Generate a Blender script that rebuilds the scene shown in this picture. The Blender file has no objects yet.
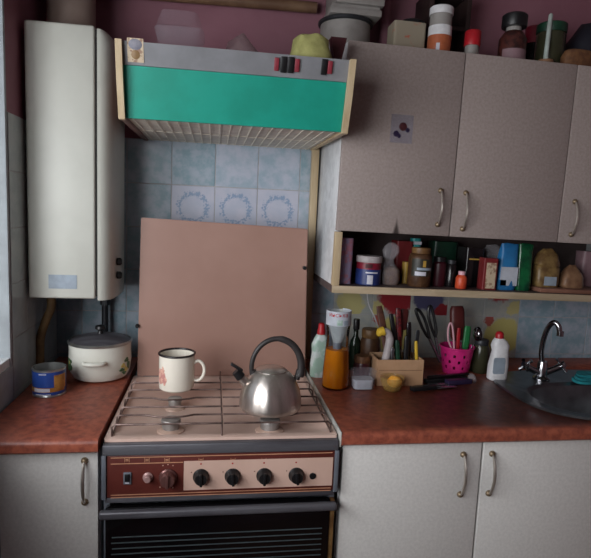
import bpy, bmesh, math, random
from mathutils import Vector, Matrix, noise
random.seed(7)
scene = bpy.context.scene
col = scene.collection
# ------------------------------------------------------------------ camera
CAM = Vector((.2158, -1.7061, 1.3322)); YAW, PITCH, ROLL, F = .1523, .1256, .0435, 544.0
_f = Vector((math.sin(YAW)*math.cos(PITCH), math.cos(YAW)*math.cos(PITCH), -math.sin(PITCH)))
_r = Vector((math.cos(YAW), -math.sin(YAW), 0)); _u = _r.cross(_f)
_r, _u = math.cos(ROLL)*_r + math.sin(ROLL)*_u, -math.sin(ROLL)*_r + math.cos(ROLL)*_u
cd = bpy.data.cameras.new('camera'); cam = bpy.data.objects.new('camera', cd); col.objects.link(cam)
cd.sensor_fit = 'HORIZONTAL'; cd.sensor_width = 36; cd.lens = F/591*36; cd.clip_start = .02
m = Matrix((_r, _u, -_f)).transposed().to_4x4(); m.translation = CAM
cam.matrix_world = m; scene.camera = cam
def un(x, y, ax, val):                      # pixel -> point on an axis plane
    d = _f + _r*((x-295.5)/F) - _u*((y-279)/F); i = 'xyz'.index(ax)
    return CAM + d*((val-CAM[i])/d[i])
# ------------------------------------------------------------------ light and exposure
w = bpy.data.worlds.new('overcast_sky'); scene.world = w; w.use_nodes = True
bg = w.node_tree.nodes['Background']; bg.inputs[0].default_value = (.78, .88, 1, 1); bg.inputs[1].default_value = .6
def area(name, loc, target, sx, sy, energy, color):
    l = bpy.data.lights.new(name, 'AREA'); l.shape = 'RECTANGLE'; l.size = sx; l.size_y = sy
    l.energy = energy; l.color = color
    o = bpy.data.objects.new(name, l); col.objects.link(o); o.location = loc
    o.rotation_euler = (Vector(target)-Vector(loc)).to_track_quat('-Z', 'Y').to_euler()
    return o
area('window_daylight', (-.64, -1.72, 1.36), (.9, -1.40, .85), 1.5, .84, 41, (.97, .98, 1))
scene.view_settings.view_transform = 'Standard'; scene.view_settings.look = 'None'
scene.view_settings.gamma = 1; scene.view_settings.use_curve_mapping = False
scene.view_settings.exposure = 0
scene.cycles.use_denoising = True; scene.cycles.max_bounces = 8; scene.cycles.transparent_max_bounces = 12
scene.cycles.caustics_reflective = False; scene.cycles.caustics_refractive = False

# ------------------------------------------------------------------ materials
def S(r, g, b):                              # 0-255 sRGB to linear
    return tuple(((c/255+.055)/1.055)**2.4 if c > 10 else c/255/12.92 for c in (r, g, b)) + (1,)
class NT:
    def __init__(s, name):
        s.m = bpy.data.materials.new(name); s.m.use_nodes = True; s.t = s.m.node_tree
        s.p = s.t.nodes['Principled BSDF']
    def n(s, typ, **kw):
        x = s.t.nodes.new(typ)
        for k, v in kw.items():
            if k in x.inputs.keys(): x.inputs[k].default_value = v
            else: setattr(x, k, v)
        return x
    def l(s, a, b): s.t.links.new(a, b)
    def coord(s, rnd=False, stretch=None):
        c = s.n('ShaderNodeTexCoord').outputs['Object']
        if stretch:
            mp = s.n('ShaderNodeMapping'); mp.inputs['Scale'].default_value = stretch; s.l(c, mp.inputs[0]); c = mp.outputs[0]
        if rnd:
            oi = s.n('ShaderNodeObjectInfo'); mu = s.n('ShaderNodeMath', operation='MULTIPLY'); mu.inputs[1].default_value = 37.0
            s.l(oi.outputs['Random'], mu.inputs[0]); ad = s.n('ShaderNodeVectorMath', operation='ADD')
            s.l(c, ad.inputs[0]); s.l(mu.outputs[0], ad.inputs[1]); c = ad.outputs[0]
        return c
    def noise(s, vec, scale, detail=4, rough=.6):
        x = s.n('ShaderNodeTexNoise'); x.inputs['Scale'].default_value = scale; x.inputs['Detail'].default_value = detail
        x.inputs['Roughness'].default_value = rough; s.l(vec, x.inputs['Vector']); return x.outputs['Fac']
    def ramp(s, fac, lo, hi):
        x = s.n('ShaderNodeMapRange', interpolation_type='SMOOTHSTEP'); x.inputs['From Min'].default_value = lo; x.inputs['From Max'].default_value = hi
        s.l(fac, x.inputs['Value']); return x.outputs[0]
    def mix(s, fac, a, b):
        x = s.n('ShaderNodeMix', data_type='RGBA')
        s.l(fac, x.inputs['Factor'])
        for k, v in ((6, a), (7, b)):
            if isinstance(v, tuple): x.inputs[k].default_value = v
            else: s.l(v, x.inputs[k])
        return x.outputs[2]
    def math(s, op, a, b=0.0):
        x = s.n('ShaderNodeMath', operation=op)
        for k, v in ((0, a), (1, b)):
            if isinstance(v, (int, float)): x.inputs[k].default_value = v
            else: s.l(v, x.inputs[k])
        return x.outputs[0]
    def dist(s, vec, c, sc=(1, 1, 1)):       # scaled distance from a point
        a = s.n('ShaderNodeVectorMath', operation='SUBTRACT'); s.l(vec, a.inputs[0]); a.inputs[1].default_value = c
        b = s.n('ShaderNodeVectorMath', operation='MULTIPLY'); s.l(a.outputs[0], b.inputs[0]); b.inputs[1].default_value = sc
        d = s.n('ShaderNodeVectorMath', operation='LENGTH'); s.l(b.outputs[0], d.inputs[0]); return d.outputs['Value']
MATS = {}
def mat(name, c, rough=.5, metal=0, c2=None, scale=30, lo=.35, hi=.65, bump=0, bscale=150, trans=0, ior=1.45, alpha=1,
        rnd=False, stretch=None, coat=0, spec=.5, emit=None):
    q = NT(name); p = q.p
    p.inputs['Base Color'].default_value = c; p.inputs['Roughness'].default_value = rough; p.inputs['Metallic'].default_value = metal
    p.inputs['Transmission Weight'].default_value = trans; p.inputs['IOR'].default_value = ior; p.inputs['Alpha'].default_value = alpha
    p.inputs['Coat Weight'].default_value = coat; p.inputs['Specular IOR Level'].default_value = spec
    v = q.coord(rnd, stretch)
    c2 = c2 or tuple(x*.82 for x in c[:3]) + (1,)
    q.l(q.mix(q.ramp(q.noise(v, scale), lo, hi), c, c2), p.inputs['Base Color'])
    if bump:
        b = q.n('ShaderNodeBump'); b.inputs['Strength'].default_value = bump; b.inputs['Distance'].default_value = .002
        q.l(q.noise(v, bscale), b.inputs['Height']); q.l(b.outputs[0], p.inputs['Normal'])
    MATS[name] = q.m; return q
mat('pink_paint', S(150, 104, 116), .7, c2=S(138, 92, 104), scale=4, bump=.25, bscale=60)
mat('white_plaster', S(168, 176, 180), .7, scale=8, c2=S(150, 156, 160), bump=.3, bscale=50)
mat('ceiling_paint', S(185, 178, 175), .8)
mat('far_paint', S(150, 120, 125), .8)
mat('floor_lino', S(110, 78, 58), .5, scale=6)
mat('grout', S(186, 184, 186), .8)
mat('enamel_white', S(222, 222, 212), .25, c2=S(214, 214, 203), scale=6, coat=.2)
mat('heater_enamel', S(198, 199, 190), .4, c2=S(190, 191, 182), scale=5)
mat('sticker_grey', S(152, 165, 178), .5)
mat('dark_gap', S(28, 26, 26), .7)
mat('teal_panel', S(22, 152, 132), .45, c2=S(18, 142, 122), scale=9)
mat('shaded_board', S(120, 92, 84), .6)  # left hood side: shade of its underside put into the brown colour
mat('hood_grey', S(130, 131, 135), .45, scale=12)
mat('hood_filter', S(216, 208, 196), .6, 0, c2=S(200, 192, 180), scale=25)
mat('wire_grey', S(236, 228, 212), .5)
mat('beech', S(194, 174, 142), .5, c2=S(180, 158, 124), scale=6, stretch=(8, 8, 1))
mat('beech_h', S(182, 164, 138), .5, c2=S(166, 148, 120), scale=6, stretch=(1, 8, 8))
mat('black_plastic', S(26, 26, 28), .38)
mat('red_plastic', S(178, 30, 40), .4)
mat('red_button', S(140, 50, 62), .45)
mat('upper_door', S(163, 150, 145), .5, c2=S(149, 136, 131), scale=140, lo=.3, hi=.7, bump=.12, bscale=260)
mat('lower_door', S(218, 216, 212), .45, c2=S(206, 204, 200), scale=140, lo=.3, hi=.7, bump=.1, bscale=260)
mat('carcass', S(214, 216, 218), .55)
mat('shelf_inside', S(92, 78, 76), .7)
mat('worktop', S(164, 90, 68), .4, c2=S(122, 62, 50), scale=60, lo=.3, hi=.72)
mat('edge_strip', S(196, 196, 190), .4, .2, c2=S(150, 140, 120), scale=18, lo=.5, hi=.75)
mat('brass', S(140, 122, 98), .45, .6)
mat('nickel', S(206, 198, 188), .3, .85)
mat('stove_side', S(122, 128, 138), .45, .3)
mat('hob_enamel', S(222, 192, 178), .35, c2=S(206, 172, 156), scale=9, lo=.45, hi=.8, coat=.2)
mat('lid_enamel', S(166, 131, 118), .45, c2=S(157, 122, 109), scale=3.5)
mat('lid_edge', S(150, 108, 96), .45)
mat('steel_dark', S(104, 104, 110), .4, .3, c2=S(80, 78, 84), scale=14, stretch=(.4, 3, 3))
mat('panel_brown', S(98, 46, 40), .35, c2=S(88, 40, 34), scale=10)
mat('panel_pink', S(216, 182, 166), .4, scale=10, c2=S(208, 174, 158))
mat('gold_line', S(204, 150, 118), .45)
mat('knob_bronze', S(122, 84, 80), .3, .5)
mat('button_pale', S(186, 150, 146), .35, .2)
mat('oven_glass', S(13, 12, 14), .12, coat=.5)
mat('oven_rack', S(92, 104, 108), .4, .3)
mat('rust_metal', S(150, 118, 74), .5, .4, c2=S(106, 74, 44), scale=22)
mat('grate_rod', S(124, 104, 98), .45, .5, c2=S(78, 62, 58), scale=30)
mat('burner_metal', S(164, 158, 154), .45, .5, c2=S(136, 130, 126), scale=40)
mat('burner_ring', S(206, 176, 160), .45, 0, c2=S(180, 150, 134), scale=30)
q = mat('brushed_steel', S(214, 205, 198), .3, .9, c2=S(190, 180, 172), scale=6, stretch=(6, 6, .5))
q.p.inputs['Anisotropic'].default_value = .75; tg = q.n('ShaderNodeTangent'); tg.direction_type = 'RADIAL'; tg.axis = 'Z'; q.p.inputs['Anisotropic Rotation'].default_value = .25; q.l(tg.outputs[0], q.p.inputs['Tangent'])
mat('chrome', S(168, 168, 172), .16, 1.0)
mat('sink_steel', S(120, 122, 126), .3, .9, c2=S(104, 106, 110), scale=20)
mat('handle_grey', S(52, 48, 48), .45)
mat('enamel_cream', S(238, 232, 218), .22, c2=S(232, 226, 212), scale=8, coat=.3)
mat('rim_black', S(34, 28, 30), .35)
mat('can_silver', S(180, 182, 180), .3, .85)
mat('can_blue', S(38, 68, 140), .35, c2=S(70, 110, 180), scale=26, lo=.55, hi=.8)
mat('can_orange', S(190, 140, 70), .4, c2=S(150, 100, 50), scale=40)
mat('pale_print', S(205, 205, 215), .45)
mat('hose_brown', S(124, 98, 62), .6, c2=S(96, 74, 46), scale=30)
mat('pipe_dark', S(52, 54, 58), .45, .4)
mat('pipe_tan', S(126, 98, 74), .55, c2=S(104, 76, 58), scale=10)
mat('duct_grey', S(150, 146, 142), .55, .1, c2=S(134, 130, 126), scale=14)
mat('flue_paint', S(150, 132, 122), .6, c2=S(132, 114, 104), scale=9)
mat('dark_wood', S(50, 34, 32), .6, c2=S(38, 25, 24), scale=10, stretch=(1, 1, 6))
mat('brown_wood', S(96, 58, 44), .55, c2=S(74, 42, 32), scale=10, stretch=(1, 1, 6))
mat('card_cream', S(150, 140, 122), .7, c2=S(176, 96, 76), scale=38, lo=.6, hi=.7)
mat('cardboard', S(190, 152, 118), .75, c2=S(178, 140, 106), scale=16)
mat('white_plastic', S(226, 226, 228), .35)
mat('lid_ivory', S(176, 168, 168), .45)
mat('milky_plastic', S(205, 212, 215), .3, alpha=.55)
mat('clear_plastic', S(215, 200, 212), .12, alpha=.1, c2=S(200, 205, 215), scale=14, bump=.5, bscale=40)
mat('bag_film', S(190, 186, 190), .25, alpha=.27, c2=S(160, 156, 160), scale=20, bump=.8, bscale=70)
mat('clear_glass', S(235, 240, 240), .05, trans=1, ior=1.45)
mat('amber_oil', S(222, 128, 14), .2, alpha=.74, c2=S(206, 108, 8), scale=14, spec=.2)
mat('dark_green_glass', S(22, 34, 24), .12)
mat('dark_bottle', S(24, 20, 22), .2)
mat('wine_dark', S(62, 20, 30), .35)
mat('label_white', S(190, 196, 206), .45)
mat('label_blue', S(40, 58, 116), .4, c2=S(32, 46, 98), scale=30)
mat('label_red', S(128, 30, 48), .4)
mat('label_brown', S(96, 66, 40), .45, c2=S(120, 90, 52), scale=30)
mat('label_dark', S(48, 46, 36), .45)
mat('gold', S(186, 150, 70), .4)
mat('coffee', S(84, 58, 38), .4, c2=S(68, 44, 28), scale=60)
mat('spice_brown', S(118, 82, 52), .6, c2=S(92, 60, 40), scale=60)
mat('teal_cap', S(50, 150, 150), .4)
mat('green_dark', S(26, 62, 44), .4, c2=S(18, 44, 34), scale=20)
mat('green_film', S(22, 96, 56), .18, c2=S(12, 60, 40), scale=26, bump=.8, bscale=50)
mat('blue_film', S(44, 118, 172), .35, c2=S(36, 100, 152), scale=18, bump=.5, bscale=50)
mat('orange_dull', S(176, 96, 62), .45)
mat('orange_plastic', S(206, 82, 48), .4, c2=S(184, 62, 40), scale=40)
mat('floral_paper', S(150, 140, 170), .55, c2=S(176, 120, 136), scale=70, lo=.45, hi=.6)
mat('print_beige', S(196, 178, 152), .55, c2=S(150, 120, 100), scale=90, lo=.5, hi=.6)
mat('packet_red', S(118, 38, 40), .45)
mat('packet_yellow', S(128, 104, 64), .4, c2=S(92, 68, 42), scale=36, bump=.4, bscale=50)
mat('packet_brown', S(134, 102, 76), .45, c2=S(106, 76, 56), scale=36, bump=.4, bscale=50)
mat('packet_mauve', S(140, 112, 118), .45)
mat('board_brown', S(132, 92, 76), .55)
mat('pink_basket', S(208, 44, 124), .4, c2=S(190, 34, 110), scale=20)
mat('brush_brown', S(84, 32, 30), .45)
mat('red_speck', S(122, 36, 40), .4, c2=S(70, 24, 28), scale=120, lo=.45, hi=.55)
mat('bright_green', S(36, 120, 66), .4)
mat('pink_pale', S(220, 170, 180), .4)
mat('yellow', S(222, 184, 60), .45)
mat('blade_steel', S(150, 152, 158), .25, .9)
mat('orange_peel', S(240, 158, 40), .5, c2=S(244, 190, 96), scale=30, bump=.3, bscale=300)
mat('cyan_cloth', S(40, 150, 158), .85, c2=S(30, 120, 130), scale=60, bump=.8, bscale=200)
mat('mint_film', S(150, 178, 164), .35, c2=S(196, 206, 204), scale=30, lo=.45, hi=.6)
mat('purple_dark', S(46, 36, 66), .4)
mat('lime_cloth', S(166, 164, 104), .8, c2=S(140, 138, 84), scale=26)
mat('maroon', S(72, 26, 32), .6)
mat('lace_film', S(170, 150, 150), .5, alpha=.4, c2=S(140, 120, 124), scale=60)
mat('navy_cloth', S(26, 26, 38), .7)
mat('grey_cloth', S(110, 118, 128), .7)
mat('jar_content_dark', S(44, 22, 22), .4, c2=S(80, 40, 34), scale=60)
mat('olive_glass', S(56, 56, 40), .2)
mat('candle_wax', S(176, 188, 182), .5)
mat('light_wood', S(150, 112, 84), .55)
mat('print_rose', S(196, 136, 130), .5, c2=S(226, 180, 160), scale=120, lo=.4, hi=.6)
mat('print_leaf', S(72, 104, 70), .5)
mat('print_flower', S(206, 186, 110), .5)
mat('window_paint', S(230, 232, 232), .4)
def film(name, tint, gloss, rough=.06):         # thin clear plastic: see-through with a sheen
    q = NT(name); tr = q.n('ShaderNodeBsdfTransparent'); tr.inputs[0].default_value = tint
    gl = q.n('ShaderNodeBsdfGlossy'); gl.inputs['Roughness'].default_value = rough
    fr = q.n('ShaderNodeLayerWeight'); fr.inputs[0].default_value = gloss; mx = q.n('ShaderNodeMixShader')
    q.l(fr.outputs['Fresnel'], mx.inputs[0]); q.l(tr.outputs[0], mx.inputs[1]); q.l(gl.outputs[0], mx.inputs[2])
    q.l(mx.outputs[0], q.t.nodes['Material Output'].inputs[0]); MATS[name] = q.m
film('pet_clear', (.95, .97, .98, 1), .22)
# glass pane of the window: mostly clear
q = NT('window_glass'); tr = q.n('ShaderNodeBsdfTransparent'); gl = q.n('ShaderNodeBsdfGlossy'); gl.inputs['Roughness'].default_value = .02
mx = q.n('ShaderNodeMixShader'); mx.inputs[0].default_value = .08; q.l(tr.outputs[0], mx.inputs[1]); q.l(gl.outputs[0], mx.inputs[2])
q.l(mx.outputs[0], q.t.nodes['Material Output'].inputs[0]); MATS['window_glass'] = q.m
# tiles (per tile shift through Object Info > Random)
TS = .1301
def tile_mat(name, base, base2, kind=None, c3=None, c4=None):
    q = NT(name); v = q.coord(True); o = q.coord()
    c = q.mix(q.ramp(q.noise(v, 26, 5), .34, .66), base, base2)
    if kind == 'wreath':
        d = q.dist(o, (0, 0, 0), (1, 0, 1)); wob = q.math('MULTIPLY', q.math('SUBTRACT', q.noise(o, 95, 2), .5), .030)
        dd = q.math('ABSOLUTE', q.math('SUBTRACT', q.math('ADD', d, wob), .042))
        ring = q.math('SUBTRACT', 1.0, q.ramp(dd, .0045, .010))
        speck = q.ramp(q.noise(o, 150, 1), .36, .52)
        c = q.mix(q.math('MULTIPLY', q.math('MULTIPLY', ring, speck), .8), c, c3)
    if kind == 'blob':
        for cen, r, cc in c3:
            d = q.math('ADD', q.dist(o, cen, (1, 0, 1)), q.math('MULTIPLY', q.math('SUBTRACT', q.noise(o, 32, 3), .5), .05))
            c = q.mix(q.math('SUBTRACT', 1.0, q.ramp(d, r*.75, r)), c, cc)
    q.l(c, q.p.inputs['Base Color']); q.p.inputs['Roughness'].default_value = .28; q.p.inputs['Coat Weight'].default_value = .15
    MATS[name] = q.m
tile_mat('tile_blue', S(188, 194, 208), S(158, 178, 192))
tile_mat('tile_blue_deep', S(172, 184, 196), S(134, 162, 174))
tile_mat('tile_wreath', S(196, 198, 212), S(186, 192, 208), 'wreath', S(128, 154, 186))
tile_mat('tile_grey', S(176, 184, 184), S(160, 170, 172))
WG, WG2 = S(182, 182, 172), S(162, 168, 166)
tile_mat('tile_yellow', WG, WG2, 'blob', [((.01, 0, -.005), .075, S(196, 186, 116)), ((-.04, 0, .05), .022, S(170, 90, 80))])
tile_mat('tile_red', WG, WG2, 'blob', [((-.01, 0, .035), .058, S(160, 52, 54)), ((.045, 0, -.035), .03, S(196, 186, 130))])
tile_mat('tile_violet', WG, WG2, 'blob', [((.0, 0, .045), .042, S(110, 98, 130)), ((-.01, 0, -.03), .05, S(194, 186, 130))])
tile_mat('tile_pale', WG, WG2)
tile_mat('tile_poppy', WG, WG2, 'blob', [((.015, 0, -.005), .068, S(150, 46, 52)), ((-.05, 0, -.05), .03, S(196, 186, 130))])
tile_mat('tile_iris', WG, WG2, 'blob', [((.0, 0, .0), .062, S(86, 86, 118)), ((.05, 0, -.05), .03, S(150, 46, 52))])

# ------------------------------------------------------------------ mesh helpers
def B(): return bmesh.new()
def box(bm, x0, x1, y0, y1, z0, z1, bev=0, seg=2):
    g = bmesh.ops.create_cube(bm, size=1)['verts']
    for v in g: v.co = Vector(((x0+x1)/2+v.co.x*(x1-x0), (y0+y1)/2+v.co.y*(y1-y0), (z0+z1)/2+v.co.z*(z1-z0)))
    if bev:
        es = list({e for v in g for e in v.link_edges})
        g = list({v for f in bmesh.ops.bevel(bm, geom=es, offset=bev, segments=seg, affect='EDGES', profile=.5)['faces'] for v in f.verts} | {v for v in g if v.is_valid})
    return g
def xf(bm, vs, M):
    for v in vs:
        if v.is_valid: v.co = M @ v.co
def lathe(bm, prof, c=(0, 0, 0), seg=32, axis='z', sx=1, sy=1, capb=True, capt=True):
    rings = []
    for r, z in prof:
        ring = []
        for i in range(seg):
            a = 2*math.pi*i/seg; x, y = r*math.cos(a)*sx, r*math.sin(a)*sy
            p = (x, y, z) if axis == 'z' else (z, x, y) if axis == 'x' else (x, -z, y)
            ring.append(bm.verts.new(Vector(c)+Vector(p)))
        rings.append(ring)
    for a, b in zip(rings, rings[1:]):
        for i in range(seg):
            j = (i+1) % seg; bm.faces.new((a[i], a[j], b[j], b[i]))
    if capb: bm.faces.new(rings[0][::-1])
    if capt: bm.faces.new(rings[-1])
    return [v for r in rings for v in r]
def tube(bm, pts, rad, seg=8, closed=False):
    pts = [Vector(p) for p in pts]; n = len(pts); rings = []
    rads = rad if isinstance(rad, (list, tuple)) else [rad]*n
    t0 = (pts[1]-pts[0]).normalized(); up = Vector((0, 0, 1)) if abs(t0.z) < .9 else Vector((1, 0, 0))
    nrm = t0.cross(up).normalized()
    for i, p in enumerate(pts):
        if closed: t = (pts[(i+1) % n]-pts[i-1]).normalized()
        else: t = (pts[min(i+1, n-1)]-pts[max(i-1, 0)]).normalized()
        nrm = (nrm - t*nrm.dot(t)).normalized(); bn = t.cross(nrm)
        rings.append([bm.verts.new(p+(nrm*math.cos(2*math.pi*k/seg)+bn*math.sin(2*math.pi*k/seg))*rads[i]) for k in range(seg)])
    prs = list(zip(rings, rings[1:])) + ([(rings[-1], rings[0])] if closed else [])
    for a, b in prs:
        for i in range(seg):
            j = (i+1) % seg; bm.faces.new((a[i], a[j], b[j], b[i]))
    if not closed: bm.faces.new(rings[0][::-1]); bm.faces.new(rings[-1])
def smooth_path(pts, n=6):
    P = [Vector(p) for p in pts]; P = [2*P[0]-P[1]] + P + [2*P[-1]-P[-2]]; out = []
    for i in range(1, len(P)-2):
        a, b, c, d = P[i-1:i+3]
        for k in range(n):
            t = k/n
            out.append(.5*((2*b)+(-a+c)*t+(2*a-5*b+4*c-d)*t*t+(-a+3*b-3*c+d)*t**3))
    return out + [P[-2]]
def prism(bm, poly, axis, a, b):             # polygon in the plane across axis, extruded from a to b
    def P(u, v, t): return {'x': (t, u, v), 'y': (u, t, v), 'z': (u, v, t)}[axis]
    A = [bm.verts.new(P(u, v, a)) for u, v in poly]; C = [bm.verts.new(P(u, v, b)) for u, v in poly]
    n = len(poly)
    for i in range(n): bm.faces.new((A[i], A[(i+1) % n], C[(i+1) % n], C[i]))
    bm.faces.new(A[::-1]); bm.faces.new(C)
    return A+C
def sup(a, hx, hy, n):
    c, s = math.cos(a), math.sin(a)
    return hx*math.copysign(abs(c)**(2/n), c), hy*math.copysign(abs(s)**(2/n), s)
def pouch(bm, rows, seg=28, n=3.2, wob=.0, fr=18, seed=0, c=(0, 0, 0)):  # rows: (z, half width, half depth[, dx])
    rings = []
    for row in rows:
        z, hx, hy = row[:3]; dx = row[3] if len(row) > 3 else 0; ring = []
        for i in range(seg):
            x, y = sup(2*math.pi*(i+.5)/seg, hx, hy, n); p = Vector((x+dx, y, z))
            if wob and z > rows[0][0]: p += noise.noise_vector(p*fr+Vector((seed*7.1, seed*3.3, 0)))*wob
            ring.append(bm.verts.new(p+Vector(c)))
        rings.append(ring)
    for a, b in zip(rings, rings[1:]):
        for i in range(seg):
            j = (i+1) % seg; bm.faces.new((a[i], a[j], b[j], b[i]))
    bm.faces.new(rings[0][::-1]); bm.faces.new(rings[-1])
def root_loc(p):
    L = Vector((0, 0, 0))
    while p: L += p.location; p = p.parent
    return L
def obj(name, bm, m, parent=None, loc=None, world=False, smooth=38, flip=True):
    me = bpy.data.meshes.new(name)
    if flip: bmesh.ops.recalc_face_normals(bm, faces=bm.faces)
    if world: bmesh.ops.translate(bm, verts=bm.verts, vec=-(root_loc(parent)+Vector(loc or (0, 0, 0))))
    bm.to_mesh(me); bm.free()
    for mm in ([m] if isinstance(m, str) else m): me.materials.append(MATS[mm])
    if smooth:
        me.polygons.foreach_set('use_smooth', [True]*len(me.polygons)); me.set_sharp_from_angle(angle=math.radians(smooth))
    o = bpy.data.objects.new(name, me); col.objects.link(o); o.parent = parent
    if loc is not None: o.location = loc
    return o
def thing(name, label, cat, loc, group=None, rz=0):
    o = bpy.data.objects.new(name, None); col.objects.link(o); o.location = loc; o.rotation_euler.z = rz
    o.empty_display_size = .05; return tag(o, label, cat, group)
def tag(o, label, cat, group=None):
    o['label'] = label; o['category'] = cat
    if group: o['group'] = group
    return o
def struct(name, bm, m, parent=None, label=None, **k):
    o = obj(name, bm, m, parent, **k)
    if not parent: o['kind'] = 'structure'
    if label: o['label'] = label
    return o
def wbox(name, m, parent, *a, bev=0, **k):   # one box as one part, world coordinates
    bm = B(); box(bm, *a, bev=bev); return obj(name, bm, m, parent, world=True, **k)
def text_mesh(s, size, fn=None):             # flat lettering as a bmesh in the xz plane, centred
    cu = bpy.data.curves.new('t', 'FONT'); cu.body = s; cu.size = size; cu.align_x = 'CENTER'; cu.align_y = 'CENTER'; cu.resolution_u = 2
    o = bpy.data.objects.new('t', cu); col.objects.link(o); bpy.context.view_layer.update()
    me = bpy.data.meshes.new_from_object(o.evaluated_get(bpy.context.evaluated_depsgraph_get()))
    bpy.data.objects.remove(o); bm = B(); bm.from_mesh(me); bpy.data.meshes.remove(me)
    for v in bm.verts:
        x, z = v.co.x, v.co.y; v.co = Vector(fn(x, z)) if fn else Vector((x, 0, z))
    return bm

# ------------------------------------------------------------------ the room
LW, RX, RY, CZ = -.25, 2.4, -3.1, 2.55      # left wall, right wall, rear wall, ceiling
WY0, WY1, WZ0, WZ1 = -.372, -2.55, .94, 1.80  # window opening in the left wall
bm = B(); box(bm, LW-.4, RX+.2, RY-.2, .2, -.1, 0); struct('floor', bm, 'floor_lino', label='brown lino kitchen floor')
bm = B(); box(bm, LW-.4, RX+.2, RY-.2, .2, CZ, CZ+.1); struct('ceiling', bm, 'ceiling_paint', label='pale painted kitchen ceiling')
bm = B(); box(bm, LW-.4, RX+.2, 0, .2, 0, CZ)
wall_back = struct('wall_back', bm, 'pink_paint', label='mauve pink painted kitchen wall with blue tiles below')
bm = B(); box(bm, RX, RX+.2, RY, 0, 0, CZ); struct('wall_right', bm, 'far_paint', label='dull pink painted side wall')
bm = B(); box(bm, LW-.4, RX+.2, RY-.2, RY, 0, CZ); struct('wall_rear', bm, 'far_paint', label='dull pink painted wall facing the cooker')
bm = B(); T = LW-.36
box(bm, T, LW, WY0, 0, 0, CZ); box(bm, T, LW, RY, WY1, 0, CZ)
box(bm, T, LW, WY1, WY0, 0, WZ0); box(bm, T, LW, WY1, WY0, WZ1, CZ)
wall_left = struct('wall_left', bm, 'pink_paint', label='mauve pink painted wall with the window')
bm = B(); box(bm, T+.01, LW+.003, WY0-.012, WY0, WZ0, WZ1, bev=.003); box(bm, T+.01, LW+.003, WY1, WY1+.012, WZ0, WZ1); box(bm, T+.01, LW+.003, WY1, WY0, WZ1-.012, WZ1)
box(bm, LW, LW+.003, WY1, WY0, .5, WZ0); obj('window_reveal', bm, 'white_plaster', wall_left)
bm = B(); wx = T+.10
for y0, y1, z0, z1 in ((WY1+.012, WY1+.06, WZ0, WZ1-.012), (WY0-.06, WY0-.012, WZ0, WZ1-.012), (WY1, WY0, WZ0, WZ0+.05), (WY1+.012, WY0-.012, WZ1-.06, WZ1-.012), (-1.49, -1.43, WZ0, WZ1-.012)):
    box(bm, wx-.03, wx+.03, y0, y1, z0, z1, bev=.004)
win = struct('window_1', bm, 'window_paint', label='white framed kitchen window left of the cooker')
for y0, y1 in ((WY1+.06, -1.49), (-1.43, WY0-.06)):
    bm = B(); box(bm, wx-.003, wx+.003, y0, y1, WZ0+.05, WZ1-.06); obj('pane', bm, 'window_glass', win)
bm = B(); box(bm, T+.01, LW+.0, WY1, WY0, WZ0-.0, WZ0+.02); obj('window_sill', bm, 'window_paint', win)
# tiles, each one a part of its wall
def tile_mesh(name, m, w=TS-.0026, h=TS-.0026):
    bm = B(); box(bm, -w/2, w/2, -.0016, 0, -h/2, h/2, bev=.0006, seg=1)
    me = bpy.data.meshes.new(name); bm.to_mesh(me); bm.free(); me.materials.append(MATS[m]); return me
tm = {k: tile_mesh('tile', k) for k in ('tile_blue', 'tile_blue_deep', 'tile_wreath', 'tile_grey', 'tile_yellow', 'tile_red', 'tile_violet', 'tile_pale', 'tile_poppy', 'tile_iris')}
X0, ZT = .0862, 1.523
bm = B(); box(bm, LW, 1.75, -.003, 0, .80, ZT); obj('grout_bed', bm, 'grout', wall_back)
for r in range(6):
    for c in range(-2, 12):
        x, z = X0+TS*(c+.5), ZT-TS*(r+.5)
        if x-TS/2 < LW-.001: continue
        if c >= 4 and r < 2: continue                          # hidden behind the wall cupboards
        k = 'tile_blue' if (c+r) % 3 else 'tile_blue_deep'
        if c < 0: k = 'tile_blue_deep'
        if r == 1 and 0 <= c <= 2: k = 'tile_wreath'
        if c >= 4 and r >= 3: k = ('tile_pale', 'tile_yellow', 'tile_violet', 'tile_pale', 'tile_yellow', 'tile_pale')[(c*2+r*3+(c == 8)) % 6]
        if (c, r) == (8, 4): k = 'tile_yellow'
        if c >= 9: k = 'tile_blue_deep'
        if c == 4: k = 'tile_pale' if r != 3 else 'tile_violet'
        if (c, r) == (7, 4): k = 'tile_pale'
        if (c, r) in ((5, 3), (8, 3), (6, 3)): k = ('tile_poppy', 'tile_iris', '', 'tile_red')[c-5]
        o = bpy.data.objects.new('tile', tm[k]); col.objects.link(o); o.parent = wall_back; o.location = (x, -.003, z)
# narrow cut tiles in the corner
nm = tile_mesh('tile', 'tile_blue_deep', X0-2*TS-LW-.004+.001)
for r in range(6):
    o = bpy.data.objects.new('tile', nm); col.objects.link(o); o.parent = wall_back; o.location = ((LW+X0-2*TS)/2, -.003, ZT-TS*(r+.5))
bm = B(); box(bm, LW, LW+.003, WY0+.001, 0, .80, ZT); obj('grout_bed', bm, 'grout', wall_left)
lm = tile_mesh('tile', 'tile_grey'); hm = tile_mesh('tile', 'tile_grey', .1005)
for r in range(6):
    for c in range(3):
        last = c == 2; o = bpy.data.objects.new('tile', hm if last else lm); col.objects.link(o); o.parent = wall_left
        o.rotation_euler.z = math.pi/2; o.location = (LW+.003, -.0085-TS*2-.0515 if last else -.0085-TS*(c+.5), ZT-TS*(r+.5))

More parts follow.
